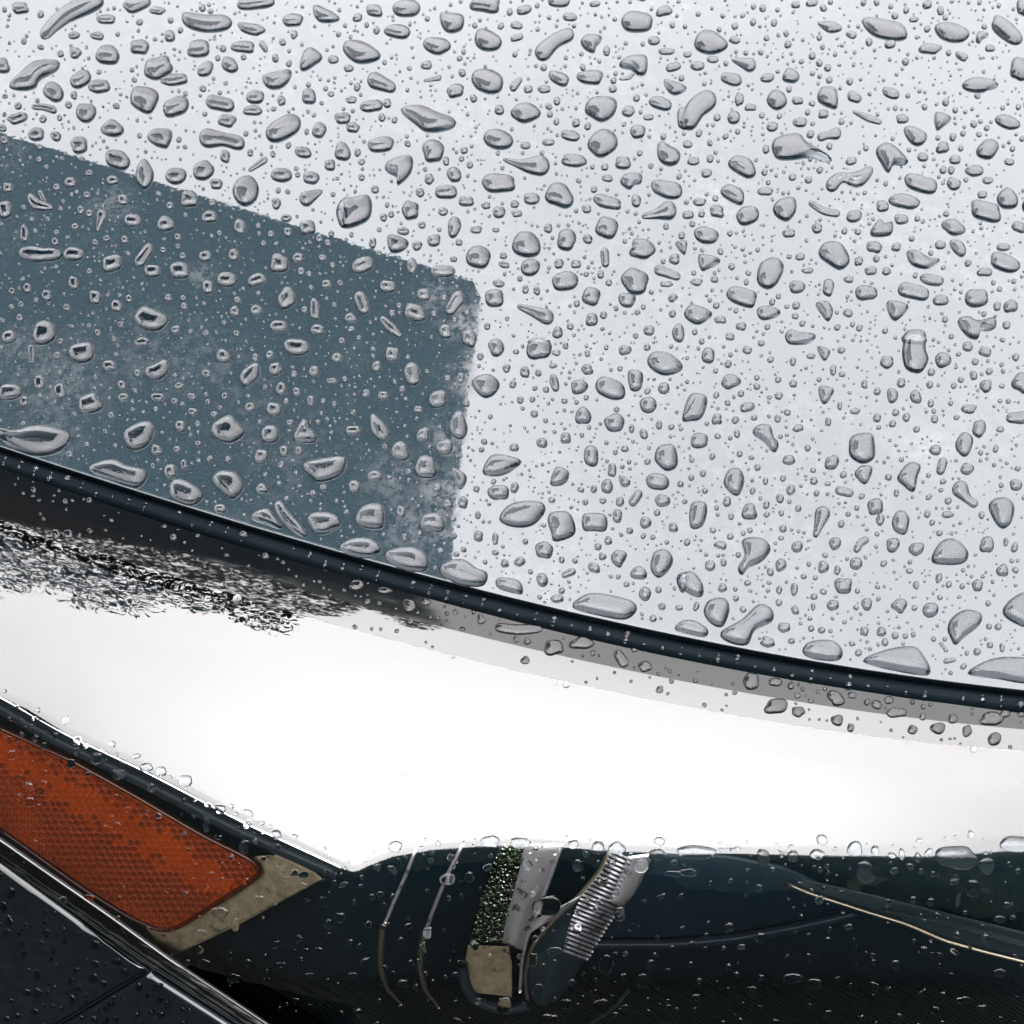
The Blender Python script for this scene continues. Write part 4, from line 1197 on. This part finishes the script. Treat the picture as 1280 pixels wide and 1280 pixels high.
def stamp(o, grow=1.5):
    c = o.mean(0)
    x0, y0 = np.floor(o.min(0) - 4).astype(int)
    x1, y1 = np.ceil(o.max(0) + 4).astype(int)
    x0, x1 = max(x0, -MX), min(x1, 1280 + MX - 1)
    y0, y1 = max(y0, -MY), min(y1, 1280 + MY - 1)
    if x1 <= x0 or y1 <= y0:
        return
    gx, gy = np.meshgrid(np.arange(x0, x1), np.arange(y0, y1))
    p = c + (o - c) * (1 + grow / max(3.0, np.linalg.norm(o - c, axis=1).mean()))
    ins = np.zeros(gx.shape, bool)
    for i in range(len(p)):
        xa, ya = p[i]
        xb, yb = p[i - 1]
        if ya == yb:
            continue
        cr = ((ya > gy) != (yb > gy)) & (gx < (xb - xa) * (gy - ya) / (yb - ya) + xa)
        ins ^= cr
    occ[y0 + MY:y1 + MY, x0 + MX:x1 + MX] |= ins


def free(x, y, r_):
    xi, yi = int(x) + MX, int(y) + MY
    k = int(r_ + 1)
    if xi < k or yi < k or xi >= occ.shape[1] - k or yi >= occ.shape[0] - k:
        return False
    return not occ[yi - k:yi + k + 1, xi - k:xi + k + 1].any()


def dup_of(o, done):
    c = o.mean(0)
    x, y = int(c[0]) + MX, int(c[1]) + MY
    return 0 <= x < occ.shape[1] and 0 <= y < occ.shape[0] and occ[y, x]


hits = {'bonnet': bonnet_hit, 'lens': lens_hit, 'bumper': bump_hit}


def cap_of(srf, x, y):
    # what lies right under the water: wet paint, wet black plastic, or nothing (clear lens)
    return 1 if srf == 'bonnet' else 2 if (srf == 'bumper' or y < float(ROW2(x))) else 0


built = []
rr = np.random.default_rng(3)
for d, srf in listed:
    o, sk, wid, area = outline(d, np.random.default_rng(1), 24)
    if dup_of(o, built):
        continue
    if srf == 'bonnet':                       # a drop stays on the bonnet side of the edge
        if (o[:, 1] > EDGE(o[:, 0]) + 1).any():
            sh = max(0, (o[:, 1] - EDGE(o[:, 0]) - 1).max())
            d = (d[0], d[1], d[2] - sh, *d[3:]) if d[0] == 'e' else (d[0], d[1] - np.array([0, sh] + [0] * (d[1].shape[1] - 2)))
            o = o - np.array([0, sh])
    else:
        if (o[:, 1] < TOPC(o[:, 0]) + 1).any():
            continue
    flat = 1.0
    if srf == 'lens':
        flat = 0.12 if ROW2(o[:, 0].mean()) < o[:, 1].mean() < ROW3(o[:, 0].mean()) - 4 else 0.5
    g = drop_geo(d, hits[srf], rr, cap_of(srf, *o.mean(0)), flat=flat)
    stamp(g[3])
    built.append((g, srf, d))

# fine drops between them, as the photograph's density of beads
fine = []


def scatter(srf, count, xr, yr, ok, rlo, rhi, sig=.5, flat=1.0, asp=(.75, 1.15)):
    k = 0
    tries = 0
    while k < count and tries < count * 14:
        tries += 1
        x = rr.uniform(*xr)
        y = rr.uniform(*yr)
        if not ok(x, y):
            continue
        s = min(rhi, max(rlo, rlo * 1.25 * math.exp(abs(rr.normal()) * sig)))
        if not free(x, y, s):
            continue
        a = rr.uniform(*asp)
        d = ('e', x, y, s, s * a, rr.uniform(-40, 40))
        g = drop_geo(d, hits[srf], rr, cap_of(srf, x, y), flat=flat)
        stamp(g[3], .8)
        fine.append((g, srf))
        k += 1


inb = lambda x, y: y < float(EDGE(x)) - 4
inpic = lambda x, y: -8 < x < 1288 and -8 < y
# medium and large beads beyond the picture's frame
for (xr, yr, c) in (((-240, -12), (-150, 500), 70), ((1292, 1500), (-150, 820), 80), ((-240, 1500), (-200, -12), 130)):
    scatter('bonnet', c, xr, yr, inb, 4, 14, .8)
    scatter('bonnet', c * 3, xr, yr, inb, 1.6, 5, .7)
scatter('bonnet', 620, (0, 1280), (0, 870), inb, 2.2, 4.4, .4)
scatter('bonnet', 3100, (0, 1280), (0, 870), inb, 0.9, 2.4, .5)
lensdark = lambda x, y: y > float(ROW4(x)) + 4 and y < float(ROW5(x)) - 3
scatter('lens', 330, (0, 1280), (860, 1300), lensdark, 1.4, 6.0, .75, .6, (.5, 1.2))
scatter('lens', 90, (-130, 1400), (860, 1340), lensdark, 1.4, 6.0, .7, .85)
crease = lambda x, y: float(ROW3(x)) - 6 < y < float(ROW4(x)) + 14
scatter('lens', 130, (0, 1280), (855, 1110), crease, 1.6, 7.0, .8, .6, (.5, 1.2))
flg = lambda x, y: float(TOPC(x)) + 2 < y < float(ROW1(x)) - 1
scatter('lens', 120, (0, 1280), (585, 915), flg, 1.2, 4.5, .6, .7)
lrm = lambda x, y: float(ROW1(x)) + 2 < y < float(ROW2(x)) + 6
scatter('lens', 70, (0, 1280), (600, 945), lrm, 1.4, 6.0, .7, .4)
bmp_ok = lambda x, y: y > float(LB(x)) + 8 and abs((x - 181) * sv[1] - (y - 1216) * sv[0]) > 6
scatter('bumper', 90, (0, 290), (1080, 1300), bmp_ok, 1.5, 5.5, .7, .5, (.7, 1.6))

# beads on the rubber seal: tiny domes on its top
built.sort(key=lambda b: -b[0][4])
thing_drops = built[:300]
for g, srf, d in built[300:]:
    fine.append((g, srf))

# ---- names and labels for the single drops
COLN = ['far left', 'left of centre', 'centre', 'right of centre', 'far right']


def zone(g, srf):
    o = g[3]
    x, y = o.mean(0)
    if srf == 'lens':
        if y < ROW1(x):
            return 'on the grey lens flange', x
        if y < ROW2(x) + 3:
            return 'on the pale lens top strip', x
        if y < ROW3(x) - 4:
            return 'on the white headlamp glare', x
        if y < ROW4(x) + 8:
            return 'on the lens crease', x
        if in_poly(x, y, AMB):
            return 'over the amber reflector', x
        if x < 420:
            return 'beside the amber reflector', x
        if x < 620:
            return 'over the thin chrome ribs', x
        if x < 830:
            return 'over the ribbed projector barrel', x
        return 'over the dark bezel scoop', x
    py_top = np.interp(x, [0, 590], [165, 350])
    px_r = np.interp(y, [350, 690], [592, 552])
    ye = float(EDGE(x))
    if ye - y < 42 and g[4] > 500:
        return 'touching the bonnet edge, ' + ('far left end' if x < 110 else 'below the dark patch' if x < 420 else 'at the corner of the dark patch' if x < 600 else 'middle of the edge' if x < 860 else 'right stretch' if x < 1090 else 'far right end'), x
    if y > py_top and x < px_r:
        v = (y - py_top) / max(1, ye - py_top)
        h = 'left end' if x < 140 else ('left half' if x < 300 else ('right half' if x < 450 else 'right end'))
        return 'in the dark patch, %s, %s' % (h, 'upper part' if v < .34 else 'middle' if v < .68 else 'lower part'), x
    c = ['far left', 'left', 'centre', 'right', 'far right'][min(4, int(x / 256))]
    r_ = 'top edge' if y < 75 else 'upper rows' if y < 200 else 'second quarter' if y < 340 else 'middle rows' if y < 500 else 'lower rows' if y < 660 else 'last rows before the seal'
    return 'on pale bonnet, %s, %s' % (r_, c), x


def shape_word(g, d):
    o = g[3]
    c = o.mean(0)
    vv = np.linalg.svd(o - c, full_matrices=False)
    a = vv[1][0] / max(vv[1][1], 1e-6)
    if d[0] == 's':
        return 'bent' if len(d[1]) > 2 else ('tapered' if max(d[1][:, 2]) > 1.7 * min(d[1][:, 2]) else 'dumbbell')
    if d[0] == 'p':
        return 'jagged' if a < 1.5 else 'long ragged'
    ang = abs(math.degrees(math.atan2(vv[2][0][1], vv[2][0][0])))
    ang = min(ang, 180 - ang)
    return 'round' if a < 1.22 else ('flat oval' if ang < 25 else ('upright oval' if ang > 65 else 'slanted oval'))


ORD = ['', 'second ', 'third ', 'fourth ', 'fifth ', 'sixth ', 'seventh ', 'eighth ', 'ninth ', 'tenth ', 'eleventh ', 'twelfth ']
buckets = {}
for b in thing_drops:
    buckets.setdefault((zone(b[0], b[1])[0], shape_word(b[0], b[2])), []).append(b)
for (zn, sw), bs in buckets.items():
    bs.sort(key=lambda b: -b[0][4])
    for k, (g, srf, d) in enumerate(bs):
        V, F, M = g[0], g[1], g[2]
        c = V.mean(0)
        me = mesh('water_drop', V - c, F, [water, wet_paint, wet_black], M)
        lab = '%s raindrop %s' % (sw, zn) if len(bs) == 1 else '%slargest %s raindrop %s' % (ORD[min(k, 11)], sw, zn)
        ob = link('water_drop', me, label=lab, cat='raindrop', group='raindrops on the bonnet' if srf == 'bonnet' else 'raindrops on the headlamp')
        ob.location = c

V, F, M, b = [], [], [], 0
for g, srf in fine:
    V.append(g[0])
    F.extend([tuple(np.array(f) + b) for f in g[1]])
    M.extend(g[2])
    b += len(g[0])
# beads on the seal
for k in range(240):
    x = rr.uniform(-.16, .16)
    i = np.searchsorted(sx, x)
    j = rr.integers(3, 9)
    p0 = sr[j, i] * .5 + sr[j, i - 1] * .5
    nn = np.cross(sr[j, i] - sr[j, i - 1], sr[j + 1, i] - sr[j, i])
    nn /= np.linalg.norm(nn)
    nn = nn if nn[2] > 0 else -nn
    t1 = sr[j, i] - sr[j, i - 1]
    t1 /= np.linalg.norm(t1)
    t2 = np.cross(nn, t1)
    s = 0.00028 * math.exp(abs(rr.normal()) * .55)
    base = b
    pv = []
    for t in (0, .25, .6):
        for w in np.linspace(0, 2 * math.pi, 10, endpoint=False):
            pv.append(p0 + (1 - t) * s * (t1 * math.cos(w) + t2 * math.sin(w)) + nn * (s * .6 * (1 - (1 - t) ** 2) ** .5 - .00004))
    pv.append(p0 + nn * s * .6)
    V.append(np.array(pv))
    for a in range(2):
        for q in range(10):
            F.append((base + a * 10 + q, base + a * 10 + (q + 1) % 10, base + a * 10 + 10 + (q + 1) % 10, base + a * 10 + 10 + q))
            M.append(0)
    for q in range(10):
        F.append((base + 20 + q, base + 20 + (q + 1) % 10, base + 30))
        M.append(0)
    b += 31
V = np.concatenate(V)
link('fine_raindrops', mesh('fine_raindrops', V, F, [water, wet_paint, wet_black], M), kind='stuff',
     label='countless fine rain beads between the larger drops', cat='raindrops')
print('DROPS', len(built), 'fine', len(fine), 'verts', len(V))
